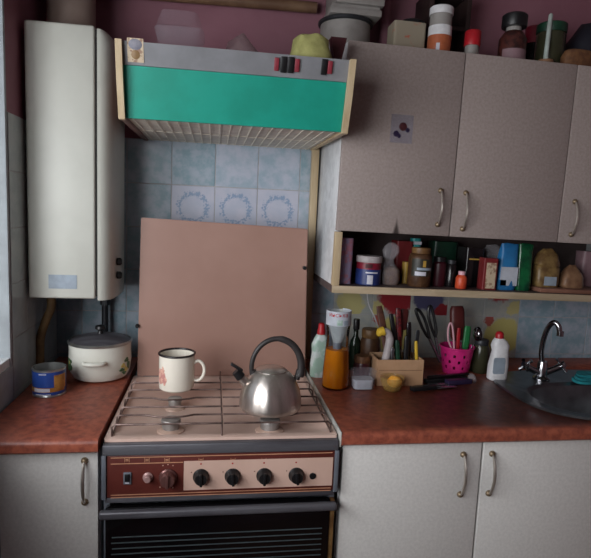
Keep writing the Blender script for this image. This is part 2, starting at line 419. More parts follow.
# ------------------------------------------------------------------ handles
def bow_handle(parent, x, y, zt, zb, m='nickel', rm='brass'):
    bm = B(); n = 12; pts = []
    for i in range(n+1):
        t = i/n; pts.append((x, y-.005-.016*math.sin(math.pi*t)**.8, zt+(zb-zt)*t))
    tube(bm, pts, [.0026+.0012*math.sin(math.pi*i/n) for i in range(n+1)], 8)
    h = obj('handle', bm, m, parent, world=True)
    for z in (zt, zb):
        bm = B(); lathe(bm, [(.0075, 0), (.007, .003), (.005, .006), (.002, .008)], (x, y, z), 14, 'y')
        obj('rosette', bm, rm, h, world=True)
# ------------------------------------------------------------------ base cabinets and worktops
FY = -.60
def base_cabinet(label, x0, x1, doors):
    t = thing('base_cabinet', label, 'cabinet', ((x0+x1)/2, -.3, 0))
    bm = B(); box(bm, x0, x0+.016, FY+.018, -.03, .09, .829); box(bm, x1-.016, x1, FY+.018, -.03, .09, .829)
    box(bm, x0+.016, x1-.016, FY+.018, -.03, .09, .106); box(bm, x0+.016, x1-.016, -.045, -.03, .106, .829)
    box(bm, x0+.016, x1-.016, FY+.018, FY+.034, .79, .829)
    obj('carcass', bm, 'carcass', t, world=True)
    wbox('plinth', 'dark_gap', t, x0+.01, x1-.01, FY+.06, FY+.076, 0, .09)
    for a, b, hx in doors:
        d = wbox('door', 'lower_door', t, a, b, FY, FY+.018, .10, .826, bev=.002)
        bow_handle(d, hx, FY, *((.798, .702) if hx > .4 else (.806, .716)))
    return t
base_cabinet('white speckled base cabinet left of the cooker, one door', -.205, -.006, [(-.20, -.008, -.034)])
base_cabinet('white speckled base cabinet under the sink, right of the cooker', .505, 1.42, [(.508, .833, .789), (.838, 1.17, .859), (1.175, 1.415, 1.36)])
def nose(z0, z1, yf, r=.012):
    pts = [(-.50, z0), (yf+.004, z0), (yf, z0+.004)]
    for k in range(6):
        a = math.pi/2*k/5; pts.append((yf+r-r*math.cos(a), z1-r+r*math.sin(a)))
    return pts + [(-.50, z1)]
ZC = .86
bm = B(); prism(bm, nose(.831, ZC, -.622), 'x', LW+.01, -.004); box(bm, LW+.01, -.004, -.50, -.01, .831, ZC)
tag(obj('worktop', bm, 'worktop', None, loc=(-.12, -.3, .831), world=True), 'short red-brown mottled worktop under the white cooking pot', 'worktop')
# right worktop with a sink cut-out
SX, SY, SHX, SHY = 1.325, -.375, .30, .212
wt = thing('worktop', 'long red-brown mottled worktop with the sink set into it', 'worktop', (1.0, -.3, .831))
bm = B(); prism(bm, nose(.831, ZC, -.616), 'x', .50, 1.66)
# everything behind the nose sits at y > -.50 except around the cut-out: carve with boolean
box(bm, .50, 1.66, -.50, -.01, .831, ZC)
top = obj('counter_slab', bm, 'worktop', wt, world=True)
bm = B(); NS = 64; ring = [sup(2*math.pi*(i+.5)/NS, SHX-.02, SHY-.02, 3.2) for i in range(NS)]
prism(bm, [(SX+x, SY+y) for x, y in ring], 'z', .70, .95)
cut = obj('cut', bm, 'worktop', None)
bo = top.modifiers.new('hole', 'BOOLEAN'); bo.object = cut; bo.operation = 'DIFFERENCE'; bo.solver = 'EXACT'
bpy.context.view_layer.update()
nme = bpy.data.meshes.new_from_object(top.evaluated_get(bpy.context.evaluated_depsgraph_get()))
top.modifiers.clear(); top.data = nme; bpy.data.objects.remove(cut)
wbox('edge_strip', 'edge_strip', wt, .4965, .4998, -.613, -.12, .828, .8615, bev=.001)
# sink
sk = thing('sink', 'stainless steel inset sink at the right end of the worktop', 'sink', (SX, SY, ZC))
def ringv(bm, hx, hy, n, z, cx=SX, cy=SY): return [bm.verts.new((cx+sup(2*math.pi*(i+.5)/NS, hx, hy, n)[0], cy+sup(2*math.pi*(i+.5)/NS, hx, hy, n)[1], z)) for i in range(NS)]
bm = B(); BX, BY = SX+.0, SY-.048
R = [ringv(bm, SHX, SHY, 3.2, ZC+.0005), ringv(bm, SHX-.004, SHY-.004, 3.2, ZC+.005), ringv(bm, SHX-.014, SHY-.014, 3.2, ZC+.004),
     ringv(bm, SHX-.045, .138, 2.6, ZC+.004, BX, BY), ringv(bm, SHX-.055, .129, 2.6, ZC-.004, BX, BY)]
for a, b in zip(R, R[1:]):
    for i in range(NS): bm.faces.new((a[i], a[(i+1) % NS], b[(i+1) % NS], b[i]))
obj('rim', bm, 'sink_steel', sk, world=True, flip=False)
bm = B()
R = [ringv(bm, SHX-.055, .129, 2.6, ZC-.004, BX, BY), ringv(bm, SHX-.07, .116, 2.6, ZC-.06, BX, BY), ringv(bm, SHX-.10, .095, 2.4, ZC-.13, BX, BY), ringv(bm, .05, .03, 2, ZC-.15, BX, BY), ringv(bm, .02, .02, 2, ZC-.152, BX, BY)]
for a, b in zip(R, R[1:]):
    for i in range(NS): bm.faces.new((a[i], a[(i+1) % NS], b[(i+1) % NS], b[i]))
bm.faces.new(R[-1]); obj('bowl', bm, 'sink_steel', sk, world=True, flip=False)
bm = B(); lathe(bm, [(.022, 0), (.022, .003), (.014, .004), (.013, .001)], (BX, BY, ZC-.1515), 20); obj('drain', bm, 'chrome', sk, world=True)
# tap
fx, fy = un(541, 379, 'z', ZC+.006).xy
tp = thing('mixer_tap', 'chrome two-handle mixer tap with curved spout behind the sink', 'tap', (fx, fy, ZC+.0045))
bm = B(); lathe(bm, [(.024, 0), (.024, .006), (.016, .012), (.014, .05), (.012, .056)], (0, 0, 0), 20); obj('base', bm, 'chrome', tp)
bm = B()
def tpp(px, py, dy): v = un(px, py, 'y', fy+dy); return v-Vector((fx, fy, ZC+.0045))
tube(bm, smooth_path([Vector((0, 0, .045)), tpp(541.5, 352, 0), tpp(544, 338, -.006), tpp(548.5, 327, -.02), tpp(554, 322.5, -.035), tpp(558.5, 326, -.046), tpp(560, 333, -.05)], 6), .0075, 12)
e_ = tpp(560, 336, -.05); sp = obj('spout', bm, 'chrome', tp); bm = B(); lathe(bm, [(.0095, 0), (.0095, .014)], e_, 14); obj('aerator', bm, 'chrome', sp)
for s in (-1, 1):
    bm = B(); tube(bm, [(s*.012, 0, .022), (s*.04, -.004, .034), (s*.055, -.006, .042)], [.010, .009, .010], 12)
    hv = obj('valve', bm, 'chrome', tp)
    bm = B(); ax = Vector((s*.8, -.1, .55)).normalized(); c = Vector((s*.058, -.006, .046)); p = ax.orthogonal().normalized(); q2 = ax.cross(p)
    for k in range(4):
        a = math.pi/2*k+.4; d = p*math.cos(a)+q2*math.sin(a); tube(bm, [c, c+d*.016, c+d*.023], [.005, .0045, .006], 8)
    tube(bm, [c-ax*.004, c+ax*.010], .008, 10); obj('cross_handle', bm, 'chrome', hv)

# ------------------------------------------------------------------ wall cupboards with open shelf
CX, CYF, CT, CB, DB = .536, -.30, 1.765, 1.118, 1.284
wc = thing('wall_cupboard', 'long greyish wall cupboard with three doors above an open shelf', 'cupboard', (.95, -.15, CB))
XE = 1.50
bm = B(); box(bm, CX, CX+.018, CYF+.018, -.002, CB+.02, CT, bev=.001); obj('side_panel', bm, 'carcass', wc, world=True)
wbox('side_panel', 'carcass', wc, XE-.018, XE, CYF+.018, -.002, CB+.02, CT)
wbox('top_panel', 'carcass', wc, CX+.018, XE-.018, CYF+.018, -.002, CT-.018, CT)
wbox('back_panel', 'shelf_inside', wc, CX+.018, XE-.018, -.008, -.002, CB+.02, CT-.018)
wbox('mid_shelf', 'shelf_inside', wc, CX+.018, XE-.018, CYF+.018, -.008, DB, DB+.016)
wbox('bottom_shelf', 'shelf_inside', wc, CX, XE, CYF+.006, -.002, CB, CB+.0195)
wbox('shelf_edging', 'beech_h', wc, CX, XE, CYF-.002, CYF+.006, CB, CB+.0195, bev=.001)
wbox('side_edging', 'beech', wc, CX-.001, CX+.018, CYF-.002, CYF+.017, CB+.0195, DB-.003, bev=.001)
xs = [CX, .852, 1.174, 1.498]
# first door carries a scorch mark and a sticker
q = mat('upper_door_scorched', S(163, 150, 145), .5, c2=S(149, 136, 131), scale=140, lo=.3, hi=.7, bump=.12, bscale=260)
o_ = q.coord(); sxp = un(397, 228, 'y', CYF).x
sep = q.n('ShaderNodeSeparateXYZ'); q.l(o_, sep.inputs[0])
dx_ = q.math('ABSOLUTE', q.math('SUBTRACT', sep.outputs[0], sxp-.95)); hz = q.math('SUBTRACT', sep.outputs[2], DB-CB)
wd = q.math('SUBTRACT', .011, q.math('MULTIPLY', hz, .26))
burn = q.math('SUBTRACT', 1.0, q.ramp(q.math('SUBTRACT', dx_, wd), -.007, .003))
old = q.p.inputs['Base Color'].links[0].from_socket
q.l(q.mix(q.math('MULTIPLY', burn, .88), old, S(34, 24, 20)), q.p.inputs['Base Color'])
for i in range(3):
    a, b = xs[i]+.0015, xs[i+1]-.0015
    d = wbox('door', 'upper_door_scorched' if i == 0 else 'upper_door', wc, a, b, CYF, CYF+.018, DB, CT, bev=.0025)
    px = ((440, 189), (439, 223)) if i == 0 else ((465, 191), (464, 227)) if i == 1 else ((575, 198), (572, 231))
    pt, pb = un(*px[0], 'y', CYF), un(*px[1], 'y', CYF)
    bow_handle(d, (pt.x+pb.x)/2, CYF, pt.z, pb.z)
    if i == 0:
        c0 = un(401, 128, 'y', CYF)
        bm = B(); box(bm, c0.x-.03, c0.x+.03, CYF-.0008, CYF-.0001, c0.z-.036, c0.z+.036)
        st = obj('sticker', bm, 'pale_print', d, world=True); st['label'] = 'faded translucent sticker with dark flower blots'
        q = mat('sticker_film', S(176, 170, 182), .4, alpha=.35); st.data.materials[0] = MATS['sticker_film']
        for dx, dz, rx, rz, mm in ((.003, .006, .011, .011, 'maroon'), (-.014, -.013, .008, .008, 'purple_dark'), (.016, -.002, .006, .006, 'purple_dark'), (-.006, -.018, .005, .006, 'purple_dark')):
            bm = B(); lathe(bm, [(1, 0), (.8, .0006)], (0, 0, 0), 14, 'y')
            xf(bm, bm.verts, Matrix.Translation((c0.x+dx, CYF-.0008, c0.z+dz)) @ Matrix.Diagonal((rx, 1, rz, 1)))
            obj('blot', bm, mm, d, world=True)
# wooden batten and painted pipe on the wall
bm = B(); a = un(320, 150, 'y', -.03).x; box(bm, .508, .530, -.034, -.0095, ZC+.001, 1.521, bev=.002)
tag(obj('wooden_batten', bm, 'beech', None, loc=(.519, -.02, ZC), world=True), 'narrow upright wooden batten between cooker lid and wall cupboard', 'batten')

# ------------------------------------------------------------------ gas cooker
x0, x1, SYF, SYB = .003, .4935, -.60, -.172
sv = thing('gas_cooker', 'gas cooker with pinkish hob, raised lid and brown control panel', 'cooker', (.248, -.36, 0))
HB = .85
bm = B(); box(bm, x0, x0+.012, SYF+.002, SYB, .03, HB-.006); box(bm, x1-.012, x1, SYF+.002, SYB, .03, HB-.006); box(bm, x0+.012, x1-.012, SYB-.01, SYB, .03, HB-.006)
box(bm, x0+.012, x1-.012, SYF+.05, SYF+.06, .03, HB-.03); box(bm, x0+.012, x1-.012, SYF+.06, SYB-.01, .03, .05)
obj('body', bm, 'stove_side', sv, world=True)
for fxx in (x0+.03, x1-.03):
    for fyy in (SYF+.06, SYB-.04):
        bm = B(); lathe(bm, [(.018, 0), (.018, .03)], (fxx, fyy, 0), 12); obj('foot', bm, 'black_plastic', sv, world=True)
# hob plate: rim with a pressed-in floor
bm = B()
def rrect(hx, hy, r, z, cx, cy, n=8):
    out = []
    for k, (sx, sy) in enumerate(((1, 1), (-1, 1), (-1, -1), (1, -1))):
        for i in range(n+1):
            a = math.pi/2*(k+i/n); out.append(bm.verts.new((cx+sx*(hx-r)+r*math.cos(a), cy+sy*(hy-r)+r*math.sin(a), z)))
    return out
hcx, hcy, hhx, hhy = (x0+x1)/2, (SYF+SYB)/2, (x1-x0)/2, (SYB-SYF)/2
R = [rrect(hhx, hhy, .006, HB-.006, hcx, hcy), rrect(hhx, hhy, .006, HB, hcx, hcy), rrect(hhx-.014, hhy-.014, .03, HB+.002, hcx, hcy), rrect(hhx-.022, hhy-.024, .035, HB-.004, hcx, hcy), rrect(.01, .01, .002, HB-.004, hcx, hcy)]
for a, b in zip(R, R[1:]):
    n = len(a)
    for i in range(n): bm.faces.new((a[i], a[(i+1) % n], b[(i+1) % n], b[i]))
bm.faces.new(R[-1]); bm.faces.new(R[0][::-1]); obj('hob_plate', bm, 'hob_enamel', sv, world=True)
wbox('front_rail', 'steel_dark', sv, x0-.001, x1+.001, SYF-.014, SYF+.03, HB-.030, HB-.0065, bev=.004)
for s, xx in ((0, x0-.002), (1, x1-.006)): wbox('side_trim', 'stove_side', sv, xx, xx+.009, SYF-.013, SYF+.004, HB-.125, HB-.030, bev=.001)
def pz(y): return un(220, y, 'y', SYF-.01).z
pt, pb = HB-.031, HB-.122
pan = wbox('control_panel', 'panel_brown', sv, x0+.008, x1-.006, SYF-.010, SYF+.02, pb, pt, bev=.002)
PY = SYF-.010
def P(x, y): v = un(x, y, 'y', PY); return v.x, v.z
bx0, bz1 = P(184, 461); _, bz0 = P(184, 490)
pl = wbox('panel_plate', 'panel_pink', pan, bx0, x1-.010, PY-.0015, PY, bz0, bz1)
bm = B()
for ya in (457, 463):
    z = P(150, ya)[1]; box(bm, x0+.016, (bx0-.002 if ya > 460 else x1-.012), PY-.0012, PY, z-.0008, z+.0008)
for ya in (491.5, 494):
    z = P(220, ya)[1]; box(bm, x0+.016, x1-.012, PY-.0012, PY, z-.0007, z+.0007)
obj('gold_lines', bm, 'gold_line', pan, world=True)
for px in (127, 147, 167, 201, 233, 264, 296, 312):
    xx, zz = P(px, 460); bm = B()
    for sx in (-.0045, .0045): box(bm, xx+sx-.0005, xx+sx+.0005, PY-.0014, PY, zz-.0045, zz+.0045)
    for k in (-.0015, .0015): box(bm, xx-.003, xx+.003, PY-.0014, PY, zz+k-.0006, zz+k+.0006)
    obj('burner_symbol', bm, 'gold_line', pan, world=True)
def knob(px, py, r, m, deep=.018, ridge='black_plastic', base=None):
    xx, zz = P(px, py); bm = B()
    lathe(bm, [(r*1.08, 0), (r*1.08, .003), (r*.95, .005), (r*.86, deep-.003), (r*.78, deep)], (xx, PY-.0014, zz), 26, 'y')
    k = obj('knob', bm, m, sv, world=True)
    bm = B(); g = box(bm, -.0028, .0028, -.006, 0, -r*.85, r*.85, bev=.001)
    xf(bm, bm.verts, Matrix.Translation((xx, PY-.0014-deep+.002, zz)) @ Matrix.Rotation(random.uniform(-.15, .15), 4, 'Y'))
    obj('knob_grip', bm, ridge, k, world=True)
for px, py in ((201, 476), (232.5, 475.5), (264, 475), (296, 474.5)):
    knob(px, py, .0155, 'black_plastic')
    xx, zz = P(px, py-12.5); bm = B(); box(bm, xx-.0015, xx+.0015, PY-.0022, PY-.0014, zz-.0015, zz+.0015); obj('dot_mark', bm, 'red_plastic', pl, world=True)
    xx, zz = P(px-9.5, py-4); bm = B(); box(bm, xx-.001, xx+.001, PY-.0022, PY-.0014, zz-.001, zz+.001); obj('dot_mark', bm, 'panel_brown', pl, world=True)
knob(168, 477, .017, 'knob_bronze', .02, 'knob_bronze')
for px, py in ((160, 487), (173, 487.5), (163, 465.5), (168, 464.5), (173, 465.5)):
    xx, zz = P(px, py); bm = B(); box(bm, xx-.001, xx+.001, PY-.0008, PY, zz-.001, zz+.001); obj('dot_mark', bm, 'panel_pink', pan, world=True)
xx, zz = P(148, 477); bm = B(); lathe(bm, [(.0105, 0), (.0105, .003), (.008, .005), (.0075, .012), (.006, .014)], (xx, PY, zz), 22, 'y'); obj('ignition_button', bm, 'button_pale', sv, world=True)
xx, zz = P(127.5, 478)
sw = wbox('switch', 'stove_side', sv, xx-.008, xx+.008, PY-.003, PY, zz-.013, zz+.013, bev=.001)
wbox('switch_rocker', 'black_plastic', sw, xx-.005, xx+.005, PY-.006, PY-.003, zz-.006, zz+.010, bev=.001)
wbox('switch_lamp', 'pale_print', sw, xx-.004, xx+.004, PY-.0042, PY-.003, zz-.0105, zz-.008)
xx, zz = P(312.5, 475.5); bm = B(); lathe(bm, [(.0072, 0), (.0072, .002), (.0055, .0022)], (xx, PY-.0014, zz), 18, 'y'); obj('plug_hole', bm, 'black_plastic', sv, world=True)
xx, zz = P(313, 486); bm = B(); [box(bm, xx-.009+k*.0045, xx-.0062+k*.0045, PY-.0021, PY-.0014, zz-.0012, zz+.0012) for k in range(4)]; obj('caption_mark', bm, 'panel_brown', pl, world=True)
# oven door
wbox('lower_rail', 'steel_dark', sv, x0+.004, x1-.004, SYF-.010, SYF+.02, pb-.012, pb-.0005, bev=.002)
dz1 = pb-.020
od = wbox('oven_door', 'oven_glass', sv, x0+.006, x1-.012, SYF-.016, SYF+.002, .30, dz1, bev=.002)
wbox('side_strip', 'rust_metal', sv, x1-.011, x1-.001, SYF-.012, SYF+.004, .10, dz1-.002, bev=.001)
hb = B(); box(hb, x0-.004, x1-.001, SYF-.034, SYF-.018, dz1-.016, dz1+.001, bev=.005, seg=3)
oh = obj('door_handle', hb, 'steel_dark', od, world=True)
for xx in (x0+.03, x1-.03): wbox('handle_bracket', 'stove_side', oh, xx-.008, xx+.008, SYF-.02, SYF-.0155, dz1-.012, dz1-.002)
for k in range(12):
    z = P(220, 531)[1]-k*.0125
    wbox('rack_line', 'oven_rack', od, x0+.018+.004*random.random(), x1-.028, SYF-.0172, SYF-.0155, z-.0010, z+.0010)
wbox('drawer', 'panel_brown', sv, x0+.006, x1-.006, SYF-.012, SYF+.002, .06, .29, bev=.002)
# raised lid
LY0, LY1 = -.186, -.170
L0, L1 = un(137, 378, 'y', LY0), un(305, 378, 'y', LY0)
lt0, lt1 = un(141, 217.5, 'y', LY1), un(308, 229, 'y', LY1)
def lidpoly(inset, bm, yoff, th):
    a = [Vector((L0.x+inset, LY0+yoff, .853+inset)), Vector((L1.x-inset, LY0+yoff, .853+inset)), Vector((lt1.x-inset, LY1+yoff, lt1.z-inset)), Vector((lt0.x+inset, LY1+yoff, lt0.z-inset))]
    f = [bm.verts.new(p) for p in a]; b = [bm.verts.new(p+Vector((0, th, 0))) for p in a]
    bm.faces.new(f); bm.faces.new(b[::-1])
    for i in range(4): bm.faces.new((f[i], b[i], b[(i+1) % 4], f[(i+1) % 4]))
bm = B(); lidpoly(0, bm, 0, .012); bmesh.ops.bevel(bm, geom=bm.edges[:], offset=.002, segments=2, affect='EDGES')
ld = obj('lid', bm, 'lid_enamel', sv, world=True)
for px, py in ((306, 268), (135, 326)):
    v = un(px, py, 'y', LY0); bm = B(); lathe(bm, [(.0055, 0), (.0055, .010), (.003, .012)], (v.x+(-.004 if px > 200 else .006), LY0+.007, v.z), 12, 'y'); obj('rubber_buffer', bm, 'black_plastic', ld, world=True)
for xx in (.06, .43):
    bm = B(); lathe(bm, [(.007, -.03), (.007, .03)], (xx, LY0+.008, .856), 12, 'x'); obj('hinge', bm, 'steel_dark', ld, world=True)
# burners
def burner(px, py, r):
    v = un(px, py, 'z', HB+.022); bm = B(); c = (v.x, v.y, HB-.004)
    lathe(bm, [(r*1.4, 0), (r*1.35, .002), (r*1.05, .004), (r*.9, .006)], c, 28); b = obj('burner', bm, 'burner_ring', sv, world=True)
    bm = B(); lathe(bm, [(r*.88, .004), (r*.9, .018), (r, .019), (r, .024), (r*.93, .0265), (r*.3, .028)], c, 28); obj('burner_cap', bm, 'burner_metal', b, world=True)
    return v
vFL = burner(171, 419, .021); vBL = burner(175, 398, .017); vFR = burner(270, 419, .023); vBR = burner(262, 397, .019)
# grates
def gp(px, py, z=.878): v = un(px, py, 'z', z); return (v.x, v.y)
def grate(xa, xb, ys, flip):
    """rods across from the outer rail (xa) to the middle rail (xb)"""
    bm = B(); z = .876; r = .0021
    s = 1 if xb > xa else -1
    if not flip: tube(bm, [(xb, -.592, HB+.0), (xb, -.590, z-.006), (xb, -.582, z-.001), (xb, -.215, z-.001), (xb, -.207, z-.006), (xb, -.205, HB+.0)], r, 6)
    for i, y in enumerate(ys):
        if i in (0, len(ys)-1):
            tube(bm, [(xa, y, HB), (xa, y, z-.006), (xa+s*.006, y, z), (xb, y, z)], r, 6)
        else:
            hump = [(xa, y, HB+.002), (xa+s*.002, y, z-.006), (xa+s*.009, y, z)]
            if i in (1, 3): hump += [(xa+s*.06, y, z), (xa+s*.09, y-.012, z), (xb-s*.09, y-.012, z), (xb-s*.06, y, z)]
            tube(bm, smooth_path(hump, 3) + [(xb, y, z)], r, 6)
    tube(bm, [(xa, ys[0], HB+.004), (xa, ys[-1], HB+.004)], r, 6)
    return obj('grate', bm, 'grate_rod', sv, world=True)
ysL = [gp(170, py)[1] for py in (423, 414, 406, 397, 389, 382)]
grate(.017, .243, ysL, 0); grate(.480, .2465, ysL, 1)

# ------------------------------------------------------------------ cooker hood
hd = thing('cooker_hood', 'cooker hood with teal front panel and wooden sides over the cooker', 'hood', (.262, -.25, 1.523))
hx0, hx1 = .006, .516; zb, zt = 1.517, 1.666; ytf, ybf = -.485, -.435
def sidepoly(): return [(-.012, zb), (ybf-.006, zb-.004), (ytf-.006, zt+.004), (ytf+.04, zt+.004), (-.012, zt)]
for xx, mm in ((hx0, 'shaded_board'), (hx1-.012, 'beech')):
    bm = B(); prism(bm, [(-.012, zb), (ybf, zb-.003), (ytf, zt), (-.012, zt)], 'x', xx, xx+.012); sp_ = obj('side_panel', bm, mm, hd, world=True)
    bm = B(); ed = [(ybf-.0002, zb-.005), (ybf-.010, zb-.004), ((ybf+ytf)/2-.014, (zb+zt)/2), (ytf-.008, zt+.0), (ytf+.006, zt+.0), (ytf+.004, zt-.004)]
    prism(bm, ed, 'x', xx-.001, xx+.0125); obj('front_edging', bm, 'beech', sp_, world=True)
def yat(z): return ybf+(ytf-ybf)*(z-zb)/(zt-zb)
zs = 1.6225
bm = B(); prism(bm, [(yat(zs)+.004, zs), (yat(zs)+.020, zs), (-.30, zt-.004), (-.012, zt-.004), (-.012, zt), (ytf+.002, zt)], 'x', hx0+.0127, hx1-.0127)
tb = obj('top_band', bm, 'hood_grey', hd, world=True)
bm = B(); prism(bm, [(yat(zs)+.007, zs-.0005), (yat(zs)+.015, zs-.0005), (ybf+.013, zb+.001), (ybf+.004, zb+.001)], 'x', hx0+.0127, hx1-.0127)
obj('front_panel', bm, 'teal_panel', hd, world=True)
bm = B(); box(bm, hx0+.0127, hx1-.0127, ybf+.014, -.012, zb+.004, zb+.012); fl = obj('filter_plate', bm, 'hood_filter', hd, world=True)
bm = B()
for k in range(20):
    xx = hx0+.026+k*(hx1-hx0-.052)/19; tube(bm, [(xx, ybf+.016, zb+.002), (xx, -.014, zb+.002)], .0013, 5)
for k in range(3):
    yy = ybf+.018+k*(-.016-ybf-.018)/2; tube(bm, [(hx0+.016, yy, zb+.0035), (hx1-.016, yy, zb+.0035)], .0012, 5)
obj('grille', bm, 'wire_grey', fl, world=True)
# buttons on the sloped band
nb = Vector((0, -(zt-zb), ytf-ybf)).normalized()
sl = Matrix((Vector((1, 0, 0)), Vector((0, (zt-zb), -(ytf-ybf))).normalized(), Vector((0, ytf-ybf, zt-zb)).normalized())).transposed().to_4x4()
def onband(px, py):
    # intersect the ray with the slope
    p = Vector((0, ybf+.003, zb)); n = Vector((0, zt-zb, -(ytf-ybf))).normalized()
    d = _f+_r*((px-295.5)/F)-_u*((py-279)/F); return CAM+d*((p-CAM).dot(n)/d.dot(n))
for px, wpx, mm in ((276.5, 4.4, 'red_button'), (283.5, 5.5, 'black_plastic'), (290.8, 5.5, 'black_plastic'), (297, 4.4, 'red_button'), (324, 5.5, 'black_plastic'), (329.8, 4.4, 'red_button')):
    c = onband(px, 64.5+(px-283)*.06); hw = wpx/2/438; h = .0165 if mm == 'black_plastic' else .0135
    bm = B(); box(bm, -hw, hw, -.005, .002, -h, h, bev=.001); xf(bm, bm.verts, Matrix.Translation(c) @ sl); obj('button', bm, mm, tb, world=True)
c = onband(135.5, 49.5); bm = B(); box(bm, -.0165, .0165, -.0012, 0, -.025, .022); xf(bm, bm.verts, Matrix.Translation(c) @ sl)
st = obj('sticker', bm, 'print_beige', tb, world=True); st['label'] = 'worn little sticker with a blue and tan blot'
bm = B(); lathe(bm, [(1, 0), (.9, .0006)], (0, 0, 0), 16, 'y'); xf(bm, bm.verts, Matrix.Translation(c) @ sl @ Matrix.Translation((0, -.0012, .010)) @ Matrix.Diagonal((.014, 1, .011, 1))); q = mat('blot_blue', S(112, 114, 130), .5, c2=S(140, 138, 146), scale=60); obj('blot', bm, 'blot_blue', tb, world=True)
bm = B(); lathe(bm, [(1, 0), (.9, .0006)], (0, 0, 0), 16, 'y'); xf(bm, bm.verts, Matrix.Translation(c) @ sl @ Matrix.Translation((0, -.0012, -.010)) @ Matrix.Diagonal((.009, 1, .009, 1))); q = mat('blot_tan', S(142, 112, 76), .5); obj('blot', bm, 'blot_tan', tb, world=True)

# ------------------------------------------------------------------ water heater on the left wall
hy0, hy1 = -.282, -.03; hz0, hz1 = 1.086, 1.750; hxw, hxb = LW+.012, -.078
ht = thing('water_heater', 'tall off-white gas water heater on the wall in the corner', 'water heater', (-.15, -.15, hz0))
bm = B(); box(bm, hxw, hxb, hy0, hy1, hz0, hz1, bev=.006, seg=3); bd = obj('casing', bm, 'heater_enamel', ht, world=True)
wbox('seam', 'dark_gap', ht, hxb, hxb+.005, hy0+.006, hy1-.006, hz0+.006, hz1-.008)
# curved front cover (bows out towards the room), pointing +x
pts = []; cx0, cx1 = hxb+.005, -.040
for k in range(9):
    a = math.pi*.5*k/8; pts.append((cx0+(cx1-cx0)*math.sin(a)*.99, hy0+.004+.045*(1-math.cos(a))))
pts += [(cx1+.004, hy0+.10), (cx1+.004, hy1-.08), (cx1-.002, hy1-.03), (cx0+.01, hy1-.001), (cx0, hy1-.001)]
bm = B(); A = []
for z, sc, zc in ((hz0-.004, 1, 0), (hz0+.02, 1, 0), (hz1-.04, 1, 0), (hz1-.018, .96, 0), (hz1-.006, .6, 0)):
    A.append([bm.verts.new((cx0+(x-cx0)*sc, y, z + (.03*max(0, (y-hy0)/(hy1-hy0))*0 if z < 1.2 else 0))) for x, y in pts])
for a, b in zip(A, A[1:]):
    for i in range(len(pts)): bm.faces.new((a[i], a[(i+1) % len(pts)], b[(i+1) % len(pts)], b[i]))
bm.faces.new(A[0][::-1]); bm.faces.new(A[-1]); cv = obj('front_cover', bm, 'heater_enamel', ht, world=True)
for py in (261.5, 275):
    v = un(117.5, py, 'x', cx1+.004); bm = B(); lathe(bm, [(.010, 0), (.010, .008), (.007, .012)], (cx1+.003, v.y, v.z), 16, 'x'); obj('control_knob', bm, 'dark_gap', cv, world=True)
a, b = un(48.5, 274.5, 'y', hy0), un(77, 289, 'y', hy0)
wbox('rating_plate', 'sticker_grey', bd, a.x, b.x, hy0-.0012, hy0+.0002, b.z, a.z)
bm = B(); lathe(bm, [(.060, 0), (.060, .26), (.064, .262), (.064, .30)], (-.167, -.13, hz1-.001), 24); fl = obj('flue_pipe', bm, 'flue_paint', ht, world=True)
# pipes under the heater
bm = B(); zc = ZC+.001
def wp(px, py, y): v = un(px, py, 'y', y); return (v.x, y, v.z)
p_ = [(wp(51, 300, -.20)[0], -.20, hz0-.004), wp(51, 308, -.20), wp(46, 320, -.20), wp(41, 336, -.20), wp(40, 352, -.20)]; e = p_[-1]
tube(bm, smooth_path(p_ + [(e[0], -.20, zc)], 5), .011, 10)
tag(obj('gas_hose', bm, 'hose_brown', None, loc=(e[0], -.20, zc), world=True), 'bent brown hose coming down under the water heater', 'hose')
bm = B(); v = un(105, 310, 'y', -.05); tube(bm, [(v.x, -.05, zc), (v.x, -.05, hz0-.005)], .0095, 10)
lathe(bm, [(.014, 0), (.014, .03)], (v.x, -.05, 1.03), 6)
tag(obj('water_pipe', bm, 'pipe_dark', None, loc=(v.x, -.05, zc), world=True), 'thin dark upright pipe behind the white cooking pot', 'pipe')

# ------------------------------------------------------------------ pipes above
bm = B(); tube(bm, [(-.10, -.03, un(200, -2, 'y', -.03).z-.005), (.50, -.03, un(318, 8, 'y', -.03).z)], .016, 12)
tag(obj('gas_pipe', bm, 'pipe_tan', None, loc=(.2, -.03, 1.91), world=True), 'tan horizontal gas pipe on the pink wall above the hood', 'pipe')
du = thing('vent_duct', 'grey round vent duct with square top above the hood corner', 'duct', (.572, -.115, CT+.002))
bm = B(); lathe(bm, [(.071, 0), (.071, .088)], (0, 0, 0), 32); obj('duct_tube', bm, 'duct_grey', du)
bm = B(); lathe(bm, [(.076, .088), (.078, .090), (.078, .097), (.074, .100)], (0, 0, 0), 32); obj('collar', bm, 'pipe_dark', du)
bm = B(); box(bm, -.06, .085, -.07, .075, .100, .118, bev=.003); box(bm, -.055, .08, -.065, .07, .1185, .126); box(bm, -.045, .09, -.075, .08, .1265, .36, bev=.004); obj('square_box', bm, 'duct_grey', du)
bm = B(); v = un(386, 15, 'y', -.03); tube(bm, [(v.x, -.03, CT), (v.x, -.03, CZ)], .016, 12)
tag(obj('riser_pipe', bm, 'pink_paint', None, loc=(v.x, -.03, CT), world=True), 'upright pipe painted pink like the wall, beside the vent duct', 'pipe')

